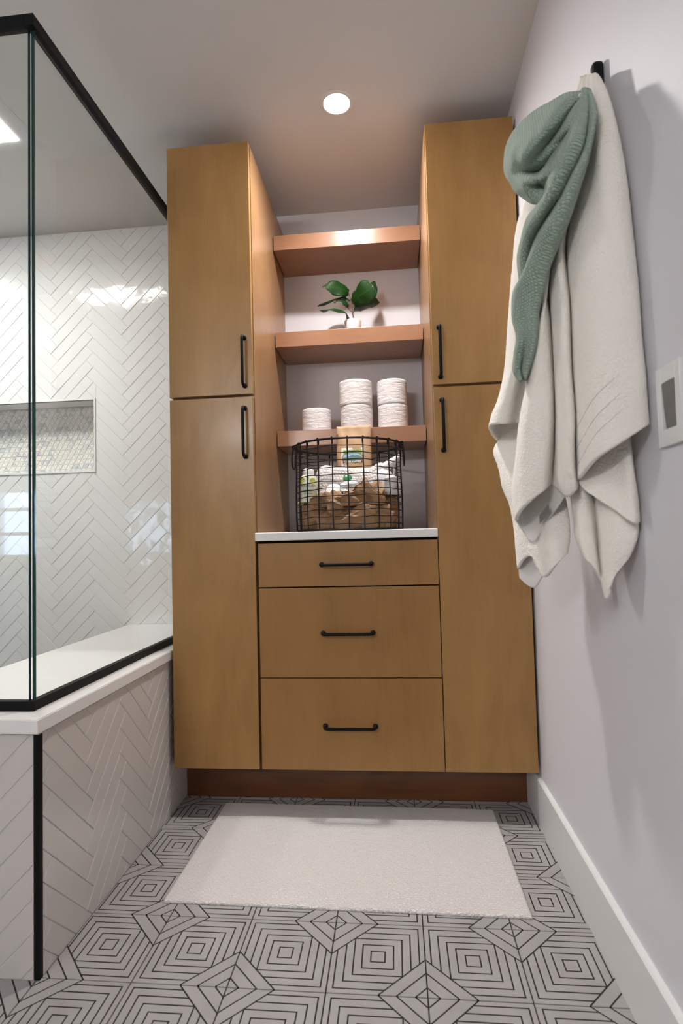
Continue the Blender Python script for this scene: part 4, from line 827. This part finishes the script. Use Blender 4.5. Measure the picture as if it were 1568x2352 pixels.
CL = {"towel_a":[[[0.4485,-1.0024,1.8012],[0.4249,-0.9512,1.6893],[0.396,-0.8883,1.5327],[0.3839,-0.8622,1.4104],[0.378,-0.8493,1.2984],[0.376,-0.845,1.2216],[0.3724,-0.8372,1.1533]],[[0.4433,-1.015,1.793],[0.418,-0.968,1.6827],[0.3841,-0.8984,1.5283],[0.3708,-0.8697,1.4081],[0.3619,-0.8423,1.3015],[0.3536,-0.8203,1.2291],[0.3453,-0.8024,1.1625]],[[0.4376,-1.0266,1.7856],[0.4046,-0.9948,1.6695],[0.3643,-0.9313,1.531],[0.3464,-0.9002,1.4349],[0.335,-0.8835,1.328],[0.3168,-0.8599,1.2305],[0.3015,-0.8267,1.1576]],[[0.441,-1.01,1.7975],[0.4107,-0.9563,1.6962],[0.3531,-0.8431,1.6192],[0.3378,-0.8219,1.5072],[0.3273,-0.8109,1.4009],[0.3138,-0.7818,1.2617],[0.3057,-0.7641,1.2261],[0.2936,-0.7379,1.1905],[0.2884,-0.7265,1.1642]],[[0.4469,-0.999,1.7954],[0.4221,-0.9332,1.7069],[0.3714,-0.8112,1.6361],[0.3585,-0.783,1.5243],[0.3522,-0.7694,1.4155],[0.3396,-0.73,1.2744],[0.3326,-0.703,1.2276],[0.3222,-0.6804,1.1781],[0.3197,-0.6749,1.1405]],[[0.4531,-0.9885,1.8035],[0.4318,-0.9304,1.708],[0.394,-0.8362,1.6198],[0.3836,-0.8017,1.5136],[0.3794,-0.7808,1.4093],[0.3657,-0.7508,1.2674],[0.3609,-0.7405,1.2175],[0.3575,-0.7331,1.1663],[0.3585,-0.7352,1.1246]]],"towel_c":[[[0.4494,-1.0044,1.7978],[0.4279,-0.9757,1.6899],[0.3935,-0.9189,1.5167],[0.3727,-0.8917,1.3608],[0.3553,-0.8718,1.2368],[0.3419,-0.8428,1.1545],[0.3343,-0.8261,1.0822],[0.3278,-0.812,1.01],[0.3293,-0.8153,0.9417]],[[0.4422,-1.0247,1.7849],[0.4183,-0.9996,1.6736],[0.3803,-0.9439,1.5044],[0.3598,-0.9205,1.3505],[0.3441,-0.8953,1.2309],[0.3282,-0.8787,1.1479],[0.3205,-0.8678,1.0769],[0.3135,-0.8528,1.0071],[0.3162,-0.8586,0.938]],[[0.4384,-1.0402,1.7757],[0.4111,-1.0334,1.6501],[0.3744,-0.997,1.4768],[0.3549,-0.9846,1.3262],[0.3414,-0.9731,1.2097],[0.3297,-0.9596,1.1316],[0.3234,-0.946,1.0658],[0.3191,-0.9366,1.0117],[0.316,-0.93,0.9621]],[[0.4388,-1.0412,1.7748],[0.4148,-1.0263,1.6462],[0.3816,-0.9887,1.5159],[0.363,-0.9781,1.4432],[0.3606,-0.979,1.328],[0.3595,-0.978,1.2092],[0.3569,-0.9799,1.1366],[0.3518,-0.9717,1.0602],[0.3457,-0.9585,0.9913]],[[0.4445,-1.0296,1.7806],[0.4264,-0.9978,1.6565],[0.3998,-0.9445,1.5393],[0.3888,-0.9206,1.4769],[0.3889,-0.9208,1.3486],[0.3893,-0.9232,1.2227],[0.3872,-0.926,1.1466],[0.3822,-0.9227,1.0659],[0.3762,-0.9171,1.0097]],[[0.4406,-1.045,1.7714],[0.4191,-1.0315,1.6335],[0.3913,-1.0005,1.5085],[0.3794,-0.988,1.4371],[0.3788,-0.9971,1.3199],[0.3777,-1.0013,1.2018],[0.3774,-1.0034,1.1307],[0.3755,-0.9993,1.0554],[0.3808,-0.9949,0.9958],[0.3899,-0.9947,0.9786]],[[0.4391,-1.0537,1.7659],[0.4181,-1.0481,1.622],[0.3941,-1.0304,1.5085],[0.3846,-1.0231,1.4621],[0.3836,-1.0315,1.3398],[0.3819,-1.0346,1.1891],[0.3827,-1.0388,1.1231],[0.3804,-1.0338,1.0504],[0.3841,-1.026,1.0095],[0.39,-1.0189,0.9852]],[[0.4472,-1.0355,1.7787],[0.4342,-1.0133,1.6449],[0.4179,-0.9839,1.5512],[0.4113,-0.9755,1.5147],[0.4104,-0.9795,1.3597],[0.41,-0.9785,1.2029],[0.4112,-0.9812,1.1727],[0.4112,-0.9812,1.1339],[0.4094,-0.9773,1.083],[0.4086,-0.9756,1.0325],[0.4104,-0.9795,1.0063]],[[0.4433,-1.0508,1.7687],[0.4274,-1.0496,1.6285],[0.4093,-1.0396,1.5188],[0.4024,-1.0377,1.453],[0.4002,-1.0462,1.3326],[0.3972,-1.053,1.1832],[0.3968,-1.0576,1.1184],[0.3965,-1.0569,1.0697],[0.3982,-1.0499,1.0386],[0.3977,-1.0356,1.0113]],[[0.4426,-1.0613,1.7607],[0.4316,-1.0785,1.6075],[0.4204,-1.0917,1.4868],[0.4142,-1.1055,1.4162],[0.4105,-1.1147,1.3034],[0.4086,-1.1174,1.1651],[0.4088,-1.1195,1.1041],[0.4072,-1.116,1.0401]],[[0.4442,-1.0649,1.7566],[0.439,-1.0946,1.6276],[0.4352,-1.1205,1.515],[0.4344,-1.1324,1.4004],[0.4346,-1.1397,1.2913],[0.4359,-1.1424,1.2011],[0.4363,-1.1434,1.1271],[0.4354,-1.1414,1.0595]],[[0.4484,-1.062,1.757],[0.455,-1.0824,1.7029],[0.4601,-1.0994,1.6363],[0.4648,-1.1155,1.5476],[0.4677,-1.1277,1.4156],[0.4688,-1.1361,1.3138],[0.468,-1.1403,1.2273],[0.4681,-1.1465,1.1664],[0.4672,-1.1506,1.0812]],[[0.4548,-1.0401,1.7688],[0.4621,-1.0558,1.717],[0.4678,-1.0684,1.6525],[0.4732,-1.0799,1.5621],[0.4764,-1.087,1.4292],[0.4787,-1.0919,1.3279],[0.4792,-1.0933,1.2415],[0.4792,-1.0959,1.1802],[0.4792,-1.0946,1.0923]]],"towel_f":[[[0.4176,-0.9713,1.1348],[0.4101,-0.9908,1.0629],[0.4056,-1.0049,1.0041]],[[0.4282,-0.9941,1.1295],[0.4193,-1.0108,1.0513],[0.4081,-1.0294,0.9871]],[[0.4405,-1.0209,1.1233],[0.4313,-1.0367,1.0391],[0.4187,-1.0573,0.9687]],[[0.4555,-1.0535,1.1158],[0.4496,-1.0646,1.0269],[0.44,-1.0844,0.9448]],[[0.4647,-1.0734,1.1191],[0.4648,-1.0826,1.0705],[0.4638,-1.0954,1.0165],[0.4614,-1.1053,0.959],[0.459,-1.1089,0.9216]],[[0.4714,-1.0641,1.1208],[0.4719,-1.0741,1.0716],[0.4714,-1.082,1.0177],[0.4729,-1.0914,0.9595],[0.4732,-1.0919,0.9238]]],"towel_g":[[[0.406,-0.9341,1.0714],[0.4076,-0.9447,0.9815],[0.4095,-0.956,0.9285],[0.408,-0.96,0.9026],[0.4115,-0.9747,0.8787],[0.4132,-0.9856,0.8671]],[[0.4089,-0.9524,1.0686],[0.4077,-0.9713,0.9797],[0.4087,-0.9925,0.9277],[0.4079,-1.0051,0.8902],[0.4093,-1.0128,0.8698],[0.4116,-1.018,0.8536]],[[0.4223,-0.9696,1.0569],[0.4201,-0.9915,0.9779],[0.4197,-1.0057,0.9106],[0.4212,-1.0149,0.8696],[0.4235,-1.0199,0.8364]],[[0.4351,-0.9734,1.0558],[0.4397,-0.9743,0.9784],[0.4411,-0.9805,0.9102],[0.4392,-0.9882,0.8516],[0.4383,-1.0043,0.8154]],[[0.4408,-1.0097,1.0423],[0.4389,-1.0235,0.9669],[0.4368,-1.0368,0.9019],[0.4345,-1.0438,0.8385],[0.4333,-1.0411,0.7877]],[[0.4539,-1.0381,1.038],[0.4526,-1.0532,0.9647],[0.4498,-1.065,0.9172],[0.4453,-1.0673,0.8707],[0.4418,-1.0597,0.8293]],[[0.4693,-1.0595,1.0347],[0.4712,-1.0726,0.9629],[0.4707,-1.0804,0.9241],[0.4662,-1.0798,0.886],[0.4577,-1.0702,0.8575]],[[0.476,-1.0502,1.0356],[0.4789,-1.0655,0.9865],[0.4792,-1.0733,0.9278],[0.4792,-1.0695,0.9048],[0.4766,-1.0635,0.887]]],"towel_b":[[[0.3521,-0.6736,1.167],[0.3301,-0.636,1.1125],[0.3354,-0.6578,1.0701],[0.3402,-0.6785,1.0205],[0.3473,-0.7041,0.9828],[0.352,-0.7245,0.9215],[0.3509,-0.7325,0.8599],[0.3493,-0.7393,0.8312]],[[0.3417,-0.6989,1.1682],[0.3126,-0.6561,1.1226],[0.3171,-0.6864,1.0697],[0.3207,-0.7079,1.0187],[0.3285,-0.7351,0.9816],[0.3335,-0.7544,0.9216],[0.3346,-0.7619,0.8613],[0.335,-0.7679,0.827]],[[0.3454,-0.7309,1.162],[0.3262,-0.7249,1.1117],[0.3267,-0.7619,1.0481],[0.332,-0.7888,0.9946],[0.3366,-0.8039,0.9438],[0.3396,-0.8138,0.9041],[0.3427,-0.8205,0.8748],[0.3492,-0.8346,0.8577]],[[0.3658,-0.7751,1.1527],[0.3561,-0.7827,1.0753],[0.3552,-0.8046,1.0027],[0.3575,-0.8239,0.9328],[0.3618,-0.843,0.8749],[0.3663,-0.8599,0.816]],[[0.3848,-0.8163,1.144],[0.3788,-0.8464,1.0661],[0.3776,-0.8795,0.9963],[0.3779,-0.9018,0.9306],[0.3791,-0.9164,0.8853],[0.3784,-0.922,0.8426]],[[0.4022,-0.8542,1.1216],[0.4062,-0.8842,1.0228],[0.4094,-0.9079,0.9658],[0.4103,-0.9171,0.9293],[0.4078,-0.9235,0.8936],[0.4013,-0.9239,0.8662]]],"towel_bb":[[[0.3398,-0.7545,0.904],[0.338,-0.7566,0.8426],[0.3382,-0.7629,0.8043]],[[0.349,-0.7625,0.9038],[0.3486,-0.7675,0.8429],[0.3483,-0.773,0.7929]],[[0.3634,-0.7939,0.9034],[0.361,-0.7945,0.8439],[0.3585,-0.7951,0.7847]],[[0.3764,-0.834,0.9032],[0.3732,-0.839,0.8554],[0.3708,-0.8458,0.8158]]],"towel_cb":[[[0.3272,-0.8107,1.0131],[0.3237,-0.8247,0.9728],[0.3203,-0.8387,0.9355]],[[0.3417,-0.8183,1.0317],[0.339,-0.8244,0.9724],[0.3368,-0.8317,0.91]],[[0.3541,-0.8453,1.0478],[0.3512,-0.8449,0.9709],[0.3481,-0.8442,0.8877]],[[0.373,-0.8863,1.061],[0.3703,-0.8865,0.996],[0.3675,-0.8864,0.9256]],[[0.3877,-0.9183,1.0654],[0.3853,-0.9251,1.0105],[0.3825,-0.9308,0.9592]],[[0.3953,-0.9586,1.0682],[0.3935,-0.9667,1.0237],[0.3915,-0.9743,0.9886]]],"wrap_bulb":[[[0.4206,-1.0615,1.7259],[0.4048,-1.0271,1.7434],[0.3897,-0.9943,1.7516],[0.3708,-0.9533,1.7652],[0.3563,-0.9217,1.7689],[0.3451,-0.8974,1.7638],[0.3371,-0.8801,1.7524],[0.3334,-0.872,1.7336],[0.3333,-0.8718,1.706],[0.3402,-0.8868,1.6739],[0.344,-0.8952,1.6527],[0.3515,-0.9113,1.6313],[0.361,-0.932,1.6074],[0.3725,-0.9568,1.5875]],[[0.4107,-1.0877,1.7072],[0.3931,-1.0569,1.73],[0.3761,-1.0273,1.7401],[0.3543,-0.9874,1.7534],[0.3377,-0.9586,1.7552],[0.3231,-0.9344,1.7494],[0.3142,-0.9222,1.7343],[0.3099,-0.9167,1.7128],[0.3092,-0.915,1.6843],[0.3165,-0.9309,1.6495],[0.3208,-0.9403,1.6262],[0.3309,-0.9621,1.5978],[0.3432,-0.989,1.5677],[0.3553,-1.0152,1.5499]],[[0.4087,-1.0954,1.6996],[0.3883,-1.0731,1.7098],[0.3688,-1.0529,1.7103],[0.3466,-1.0266,1.7124],[0.3306,-1.0058,1.7104],[0.3167,-0.9865,1.7017],[0.3082,-0.979,1.6853],[0.3039,-0.9753,1.6673],[0.3044,-0.9764,1.6402],[0.3107,-0.9902,1.6108],[0.3152,-0.9981,1.5938],[0.3248,-1.0116,1.5738],[0.3363,-1.0292,1.5524],[0.3482,-1.0476,1.5393]],[[0.4091,-1.0962,1.6972],[0.3834,-1.0919,1.6871],[0.3627,-1.0819,1.6757],[0.3465,-1.0541,1.6794],[0.3299,-1.042,1.6722],[0.3145,-1.036,1.6574],[0.3074,-1.0354,1.6412],[0.3071,-1.0237,1.6338],[0.3128,-0.9992,1.6252],[0.3146,-1.0243,1.5945],[0.3173,-1.0448,1.5708],[0.3291,-1.0411,1.5636],[0.3394,-1.0433,1.5536],[0.3499,-1.0513,1.5453]],[[0.4095,-1.097,1.6949],[0.3864,-1.091,1.6793],[0.3668,-1.0871,1.6598],[0.3493,-1.0785,1.6467],[0.3326,-1.0772,1.6302],[0.3179,-1.0774,1.6141],[0.3135,-1.068,1.6095],[0.317,-1.046,1.6125],[0.3282,-1.0115,1.6165],[0.3265,-1.0392,1.5889],[0.3289,-1.0626,1.5658],[0.3437,-1.036,1.5741],[0.3516,-1.0356,1.5676],[0.3542,-1.0487,1.5566]],[[0.4099,-1.0979,1.6933],[0.3932,-1.0837,1.6795],[0.3803,-1.0724,1.6623],[0.3681,-1.053,1.6527],[0.3545,-1.0475,1.6368],[0.3425,-1.0482,1.6222],[0.338,-1.0458,1.6141],[0.3392,-1.0337,1.6119],[0.3473,-1.0144,1.6138],[0.3433,-1.0461,1.5863],[0.3407,-1.0717,1.5638],[0.3486,-1.0596,1.5669],[0.3529,-1.0577,1.5627],[0.3542,-1.0607,1.5565]],[[0.4079,-1.1056,1.6866],[0.3909,-1.1127,1.6546],[0.3809,-1.1077,1.6315],[0.3787,-1.0735,1.631],[0.3721,-1.0571,1.6233],[0.3652,-1.0515,1.6127],[0.3581,-1.0582,1.5987],[0.3537,-1.0669,1.5849],[0.3514,-1.0766,1.572],[0.3519,-1.0796,1.5651],[0.3531,-1.0803,1.5604],[0.3552,-1.0776,1.5579],[0.3566,-1.0777,1.5536],[0.3569,-1.0785,1.5489]],[[0.4131,-1.0929,1.6946],[0.3968,-1.1163,1.6457],[0.3832,-1.1264,1.6094],[0.3743,-1.1144,1.5914],[0.3671,-1.1062,1.578],[0.3611,-1.0995,1.5671],[0.3581,-1.093,1.5621],[0.3572,-1.0875,1.5594],[0.358,-1.0817,1.5582],[0.3592,-1.077,1.5563],[0.3604,-1.0723,1.5543],[0.3616,-1.0675,1.5523],[0.3628,-1.0628,1.5502],[0.3631,-1.056,1.5495]],[[0.4187,-1.0812,1.7019],[0.4115,-1.095,1.6558],[0.4017,-1.0975,1.621],[0.3915,-1.0902,1.5949],[0.385,-1.0797,1.5833],[0.3806,-1.0701,1.577],[0.3776,-1.0636,1.5717],[0.3755,-1.0592,1.5681],[0.3745,-1.0569,1.5647],[0.3734,-1.0545,1.5612],[0.3723,-1.0522,1.5578],[0.3713,-1.0499,1.5544],[0.3702,-1.0475,1.5509],[0.3681,-1.0431,1.5488]]],"wrap_bulb_back":[[[0.4107,-1.0877,1.7072],[0.3931,-1.0569,1.73],[0.3761,-1.0273,1.7401],[0.3543,-0.9874,1.7534],[0.3377,-0.9586,1.7552],[0.3231,-0.9344,1.7494],[0.3142,-0.9222,1.7343],[0.3099,-0.9167,1.7128],[0.3092,-0.915,1.6843],[0.3165,-0.9309,1.6495],[0.3208,-0.9403,1.6262],[0.3309,-0.9621,1.5978],[0.3432,-0.989,1.5677],[0.3553,-1.0152,1.5499]],[[0.4162,-1.0758,1.7114],[0.4021,-1.0415,1.7219],[0.3888,-1.0088,1.7244],[0.374,-0.9731,1.7305],[0.3628,-0.945,1.7321],[0.3533,-0.9207,1.7317],[0.3476,-0.9048,1.7291],[0.3463,-0.9001,1.7151],[0.3469,-0.9013,1.6891],[0.3512,-0.9107,1.6671],[0.3553,-0.9214,1.6484],[0.3617,-0.9427,1.623],[0.3668,-0.9612,1.6045],[0.3718,-0.9793,1.5864]],[[0.4127,-1.0921,1.697],[0.4022,-1.0748,1.683],[0.3941,-1.0628,1.6639],[0.3841,-1.0465,1.65],[0.3759,-1.0341,1.6392],[0.3702,-1.0237,1.6314],[0.367,-1.0167,1.6261],[0.3658,-1.014,1.6193],[0.3666,-1.0158,1.6111],[0.3671,-1.0189,1.6038],[0.367,-1.0242,1.596],[0.367,-1.0295,1.5882],[0.3668,-1.0348,1.5805],[0.3662,-1.039,1.5736]]],"wrap_fold":[[[0.4173,-1.0782,1.7193],[0.4032,-1.0802,1.673],[0.3873,-1.0782,1.6284],[0.3734,-1.0545,1.5982],[0.3649,-1.036,1.5799],[0.3592,-1.0236,1.5582],[0.3526,-1.0093,1.5485],[0.3434,-0.9849,1.5461],[0.3368,-0.9598,1.5358],[0.3334,-0.9394,1.5105],[0.3339,-0.9187,1.4744],[0.3408,-0.9121,1.43]],[[0.413,-1.0927,1.7094],[0.3972,-1.1073,1.6582],[0.3784,-1.1153,1.6062],[0.3635,-1.0972,1.5749],[0.3506,-1.0745,1.5562],[0.3441,-1.0625,1.5313],[0.3362,-1.0455,1.5255],[0.3271,-1.0148,1.5229],[0.3227,-0.9782,1.5014],[0.3211,-0.9497,1.4784],[0.3239,-0.9394,1.4465],[0.3301,-0.9367,1.4105]],[[0.4115,-1.1014,1.7033],[0.3963,-1.1282,1.6365],[0.3768,-1.1456,1.5789],[0.3611,-1.1321,1.5411],[0.3481,-1.1147,1.5169],[0.3382,-1.1009,1.4978],[0.3291,-1.0867,1.4853],[0.3209,-1.0613,1.4767],[0.3184,-1.0286,1.4643],[0.3192,-1.0031,1.4428],[0.3254,-0.9893,1.414],[0.3332,-0.9792,1.3826]],[[0.4127,-1.1041,1.7009],[0.4012,-1.128,1.6299],[0.3845,-1.1406,1.5717],[0.3696,-1.1224,1.5367],[0.3585,-1.1036,1.5135],[0.3487,-1.0846,1.5002],[0.3405,-1.0667,1.4885],[0.3334,-1.0427,1.4793],[0.3306,-1.0149,1.4663],[0.3306,-0.9932,1.4425],[0.3354,-0.9819,1.4123],[0.3423,-0.9752,1.3749]],[[0.4212,-1.0866,1.712],[0.4158,-1.0966,1.6445],[0.4042,-1.0932,1.5949],[0.3902,-1.0671,1.5632],[0.3796,-1.044,1.5422],[0.3697,-1.0226,1.5304],[0.361,-1.0038,1.5178],[0.3538,-0.9837,1.5032],[0.3494,-0.9634,1.483],[0.3479,-0.9503,1.4533],[0.3501,-0.9497,1.417],[0.3544,-0.9536,1.3742]]],"wrap_tail":[[[0.4212,-1.0866,1.712],[0.4186,-1.0929,1.647],[0.4084,-1.0828,1.5985],[0.392,-1.059,1.5667],[0.3805,-1.0382,1.5457],[0.3684,-1.0158,1.5337],[0.3574,-0.9958,1.5209],[0.3465,-0.9722,1.5055],[0.3399,-0.958,1.4728],[0.3346,-0.9464,1.447],[0.328,-0.924,1.4209],[0.3256,-0.9109,1.3798],[0.3301,-0.9126,1.3181],[0.3261,-0.9041,1.2838],[0.3248,-0.9012,1.2566],[0.328,-0.9081,1.2376]],[[0.4197,-1.0952,1.7067],[0.4126,-1.1157,1.6303],[0.3983,-1.1205,1.573],[0.3782,-1.1129,1.5328],[0.3666,-1.0956,1.5098],[0.3544,-1.077,1.4945],[0.3428,-1.0597,1.4807],[0.3349,-1.0348,1.4683],[0.3287,-1.0133,1.45],[0.3197,-0.9858,1.4231],[0.3093,-0.9552,1.4046],[0.3076,-0.9435,1.3651],[0.3126,-0.9464,1.3054],[0.3101,-0.9329,1.28],[0.3097,-0.9242,1.246],[0.317,-0.9321,1.2268]],[[0.4181,-1.1038,1.7006],[0.4115,-1.1292,1.624],[0.3972,-1.1382,1.5646],[0.3775,-1.1352,1.5199],[0.3654,-1.1208,1.4936],[0.3531,-1.1061,1.472],[0.3411,-1.0919,1.4531],[0.3335,-1.0714,1.4405],[0.3255,-1.0501,1.4232],[0.3158,-1.0251,1.398],[0.308,-1.0003,1.3752],[0.3055,-0.9867,1.3417],[0.3116,-0.9921,1.2911],[0.3092,-0.9748,1.262],[0.3085,-0.9613,1.2352],[0.3144,-0.9623,1.2159]],[[0.4189,-1.1055,1.6983],[0.4145,-1.1319,1.6318],[0.402,-1.1404,1.5741],[0.3846,-1.1386,1.5247],[0.3732,-1.1219,1.4961],[0.3626,-1.1067,1.4708],[0.3517,-1.0911,1.4487],[0.3427,-1.0676,1.4336],[0.3358,-1.0486,1.4148],[0.3275,-1.0265,1.3923],[0.3203,-1.003,1.3645],[0.3173,-0.9885,1.3314],[0.3198,-0.9859,1.2928],[0.3192,-0.9688,1.2678],[0.318,-0.9502,1.2424],[0.323,-0.945,1.2274]],[[0.4197,-1.1072,1.6936],[0.4187,-1.1289,1.6368],[0.4094,-1.1327,1.5866],[0.3954,-1.1263,1.5334],[0.3866,-1.111,1.5049],[0.377,-1.0942,1.4769],[0.3668,-1.076,1.4517],[0.358,-1.0569,1.4298],[0.3493,-1.0381,1.4064],[0.3413,-1.0206,1.3769],[0.3353,-1.0077,1.3529],[0.3313,-0.9989,1.3222],[0.3298,-0.9958,1.2887],[0.3265,-0.9845,1.2623],[0.3213,-0.9693,1.2365],[0.3215,-0.9657,1.2199]],[[0.4249,-1.0946,1.7001],[0.4256,-1.1121,1.646],[0.4195,-1.1147,1.6106],[0.4088,-1.1074,1.5638],[0.4009,-1.0904,1.5333],[0.3929,-1.073,1.5043],[0.3852,-1.0562,1.4768],[0.3764,-1.0371,1.4554],[0.3663,-1.0151,1.436],[0.3591,-0.9996,1.4024],[0.3529,-0.9862,1.3704],[0.3491,-0.9778,1.3468],[0.3489,-0.9775,1.3205],[0.3434,-0.9654,1.2764],[0.3338,-0.9446,1.236],[0.3277,-0.9313,1.2247]],[[0.4285,-1.0785,1.7113],[0.4291,-1.0846,1.667],[0.4239,-1.0781,1.6372],[0.4151,-1.0637,1.5931],[0.4054,-1.0476,1.5604],[0.3961,-1.032,1.5286],[0.3879,-1.0143,1.5002],[0.3776,-0.9919,1.4792],[0.3674,-0.9698,1.4585],[0.361,-0.9558,1.4225],[0.3544,-0.9417,1.3892],[0.3504,-0.9328,1.3648],[0.3502,-0.9325,1.3373],[0.345,-0.921,1.2911],[0.3369,-0.9035,1.2552],[0.3334,-0.8961,1.2407]]]}
def terry(name, col, sc=260):
    m = mat(name, col, 1.0, sheen=0.35, spec=0.1); k = N(m)
    n1 = k.n('ShaderNodeTexNoise', i_Scale=float(sc), i_Detail=2.0); k.l(k.coord('Object'), n1.inputs['Vector'])
    n2 = k.n('ShaderNodeTexNoise', i_Scale=34.0, i_Detail=2.0); k.l(k.coord('Object'), n2.inputs['Vector'])
    k.bump(k.m('ADD', n1.outputs[0], k.m('MULTIPLY', n2.outputs[0], 2.0)), 0.9, 0.0022); return m
M_TERRY = terry('white_terry', (0.90, 0.865, 0.80)); M_TERRY_IN = terry('white_terry_flat', (0.82, 0.79, 0.76), 500)
tw_ = empty('bath_towel', (0.43, -1.03, 1.755), 'white terry bath towel hanging in folds from the black hook', 'towel')
def at0(o, root): 
    o.parent = root; o.matrix_parent_inverse = Matrix.Translation(root.location).inverted()
def cl(key, name, m, root, **kw):
    o = loft(name, CL[key], m, None, **kw); at0(o, root)
    return o
cl('towel_c', 'front_fold', M_TERRY, tw_, nu=6, nv=150, thick=0.007, jitter=0.0004)
cl('towel_a', 'left_flap', M_TERRY, tw_, nu=6, nv=120, thick=0.006, jitter=0.0004)
cl('towel_f', 'folded_layer', M_TERRY, tw_, nu=6, nv=50, thick=0.006, jitter=0.0003)
cl('towel_g', 'lower_layer', M_TERRY, tw_, nu=6, nv=70, thick=0.006, jitter=0.0003)
cl('towel_b', 'rear_layer', M_TERRY, tw_, nu=6, nv=80, thick=0.006, jitter=0.0004)
cl('towel_bb', 'hem_underside', M_TERRY_IN, tw_, nu=4, nv=24, thick=0.003)
cl('towel_cb', 'hem_underside', M_TERRY_IN, tw_, nu=4, nv=24, thick=0.003)
# woven bands near the hem of the front fold (flat stripes of the weave)
rows = [crv(l, 150) for l in CL['towel_c'][7:12]]
out = Vector((-0.908, -0.418, 0))
for back in (5, 11, 18):
    ln = crv([r[149-back-int(2*k)]+out*0.0036 for k, r in enumerate(rows)], 60)
    o = tube('woven_band', ln, 0.0011, M_TERRY_IN, None, seg=6); at0(o, tw_)
a_, b_, c_ = [Vector(p) for p in ((0.3659, -0.8949, 0.9402), (0.3787, -0.9225, 0.957), (0.3747, -0.914, 0.9322))]
o = mesh_obj('care_tag', [a_+out*.012+Vector((0, 0, -.012)), a_+out*.012+Vector((0, 0, .006)), b_+out*.012+Vector((0, 0, .012)), b_+out*.012+Vector((0, 0, -.006))], [(0, 1, 2, 3)], mat('grey_tag', (0.22, 0.20, 0.20), 0.8), None); at0(o, tw_)
s = o.modifiers.new('t', 'SOLIDIFY'); s.thickness = 0.0008

M_SAGE = waffle('sage_waffle', (0.36, 0.47, 0.385), 215, 1.0, 0.0022, sheen=0.3, planar=True)
wr = empty('hair_towel', (0.43, -1.05, 1.75), 'sage green waffle hair towel wrap hanging over the white towel', 'hair towel')
cl('wrap_bulb', 'hood', M_SAGE, wr, nu=8, nv=90, thick=0.005)
cl('wrap_bulb_back', 'hood_back', M_SAGE, wr, nu=6, nv=70, thick=0.004)
cl('wrap_fold', 'twisted_fold', M_SAGE, wr, nu=8, nv=110, thick=0.005)
cl('wrap_tail', 'tail', M_SAGE, wr, nu=7, nv=130, thick=0.005)
bt = bmesh.new(); bmesh.ops.create_uvsphere(bt, u_segments=16, v_segments=10, radius=0.0045); bo = bm_obj('button', bt, mat('clear_button', (0.8, 0.8, 0.8), 0.15), None, smooth=True); bo.location = (0.4075, -1.098, 1.694); at0(bo, wr)

# ------------------------------------------------------------------ SWITCH
sw = empty('wall_switch', (XR-0.0003, -1.210, 1.103), 'white wall switch plate with a dark grey rocker, beside the hanging towel', 'switch')
bm = bmesh.new()
for a in ((-0.0375, -0.0215, -0.0625, 0.0625), (0.0215, 0.0375, -0.0625, 0.0625), (-0.0215, 0.0215, -0.0625, -0.0365), (-0.0215, 0.0215, 0.0365, 0.0625)): box_bm(bm, -0.0065, 0, a[0], a[1], a[2], a[3], 0.0008)
bm_obj('plate', bm, M_TRIM, sw)
bm = bmesh.new()
for z, x in ((-0.036, -0.0010), (0, -0.0035), (0.036, -0.0052)):
    for y in (-0.021, 0.021): bm.verts.new((x, y, z))
bm.verts.ensure_lookup_table()
for i in (0, 2): bm.faces.new([bm.verts[i], bm.verts[i+1], bm.verts[i+3], bm.verts[i+2]])
bm_obj('rocker', bm, mat('dark_rocker', (0.10, 0.095, 0.09), 0.12, coat=0.3), sw)
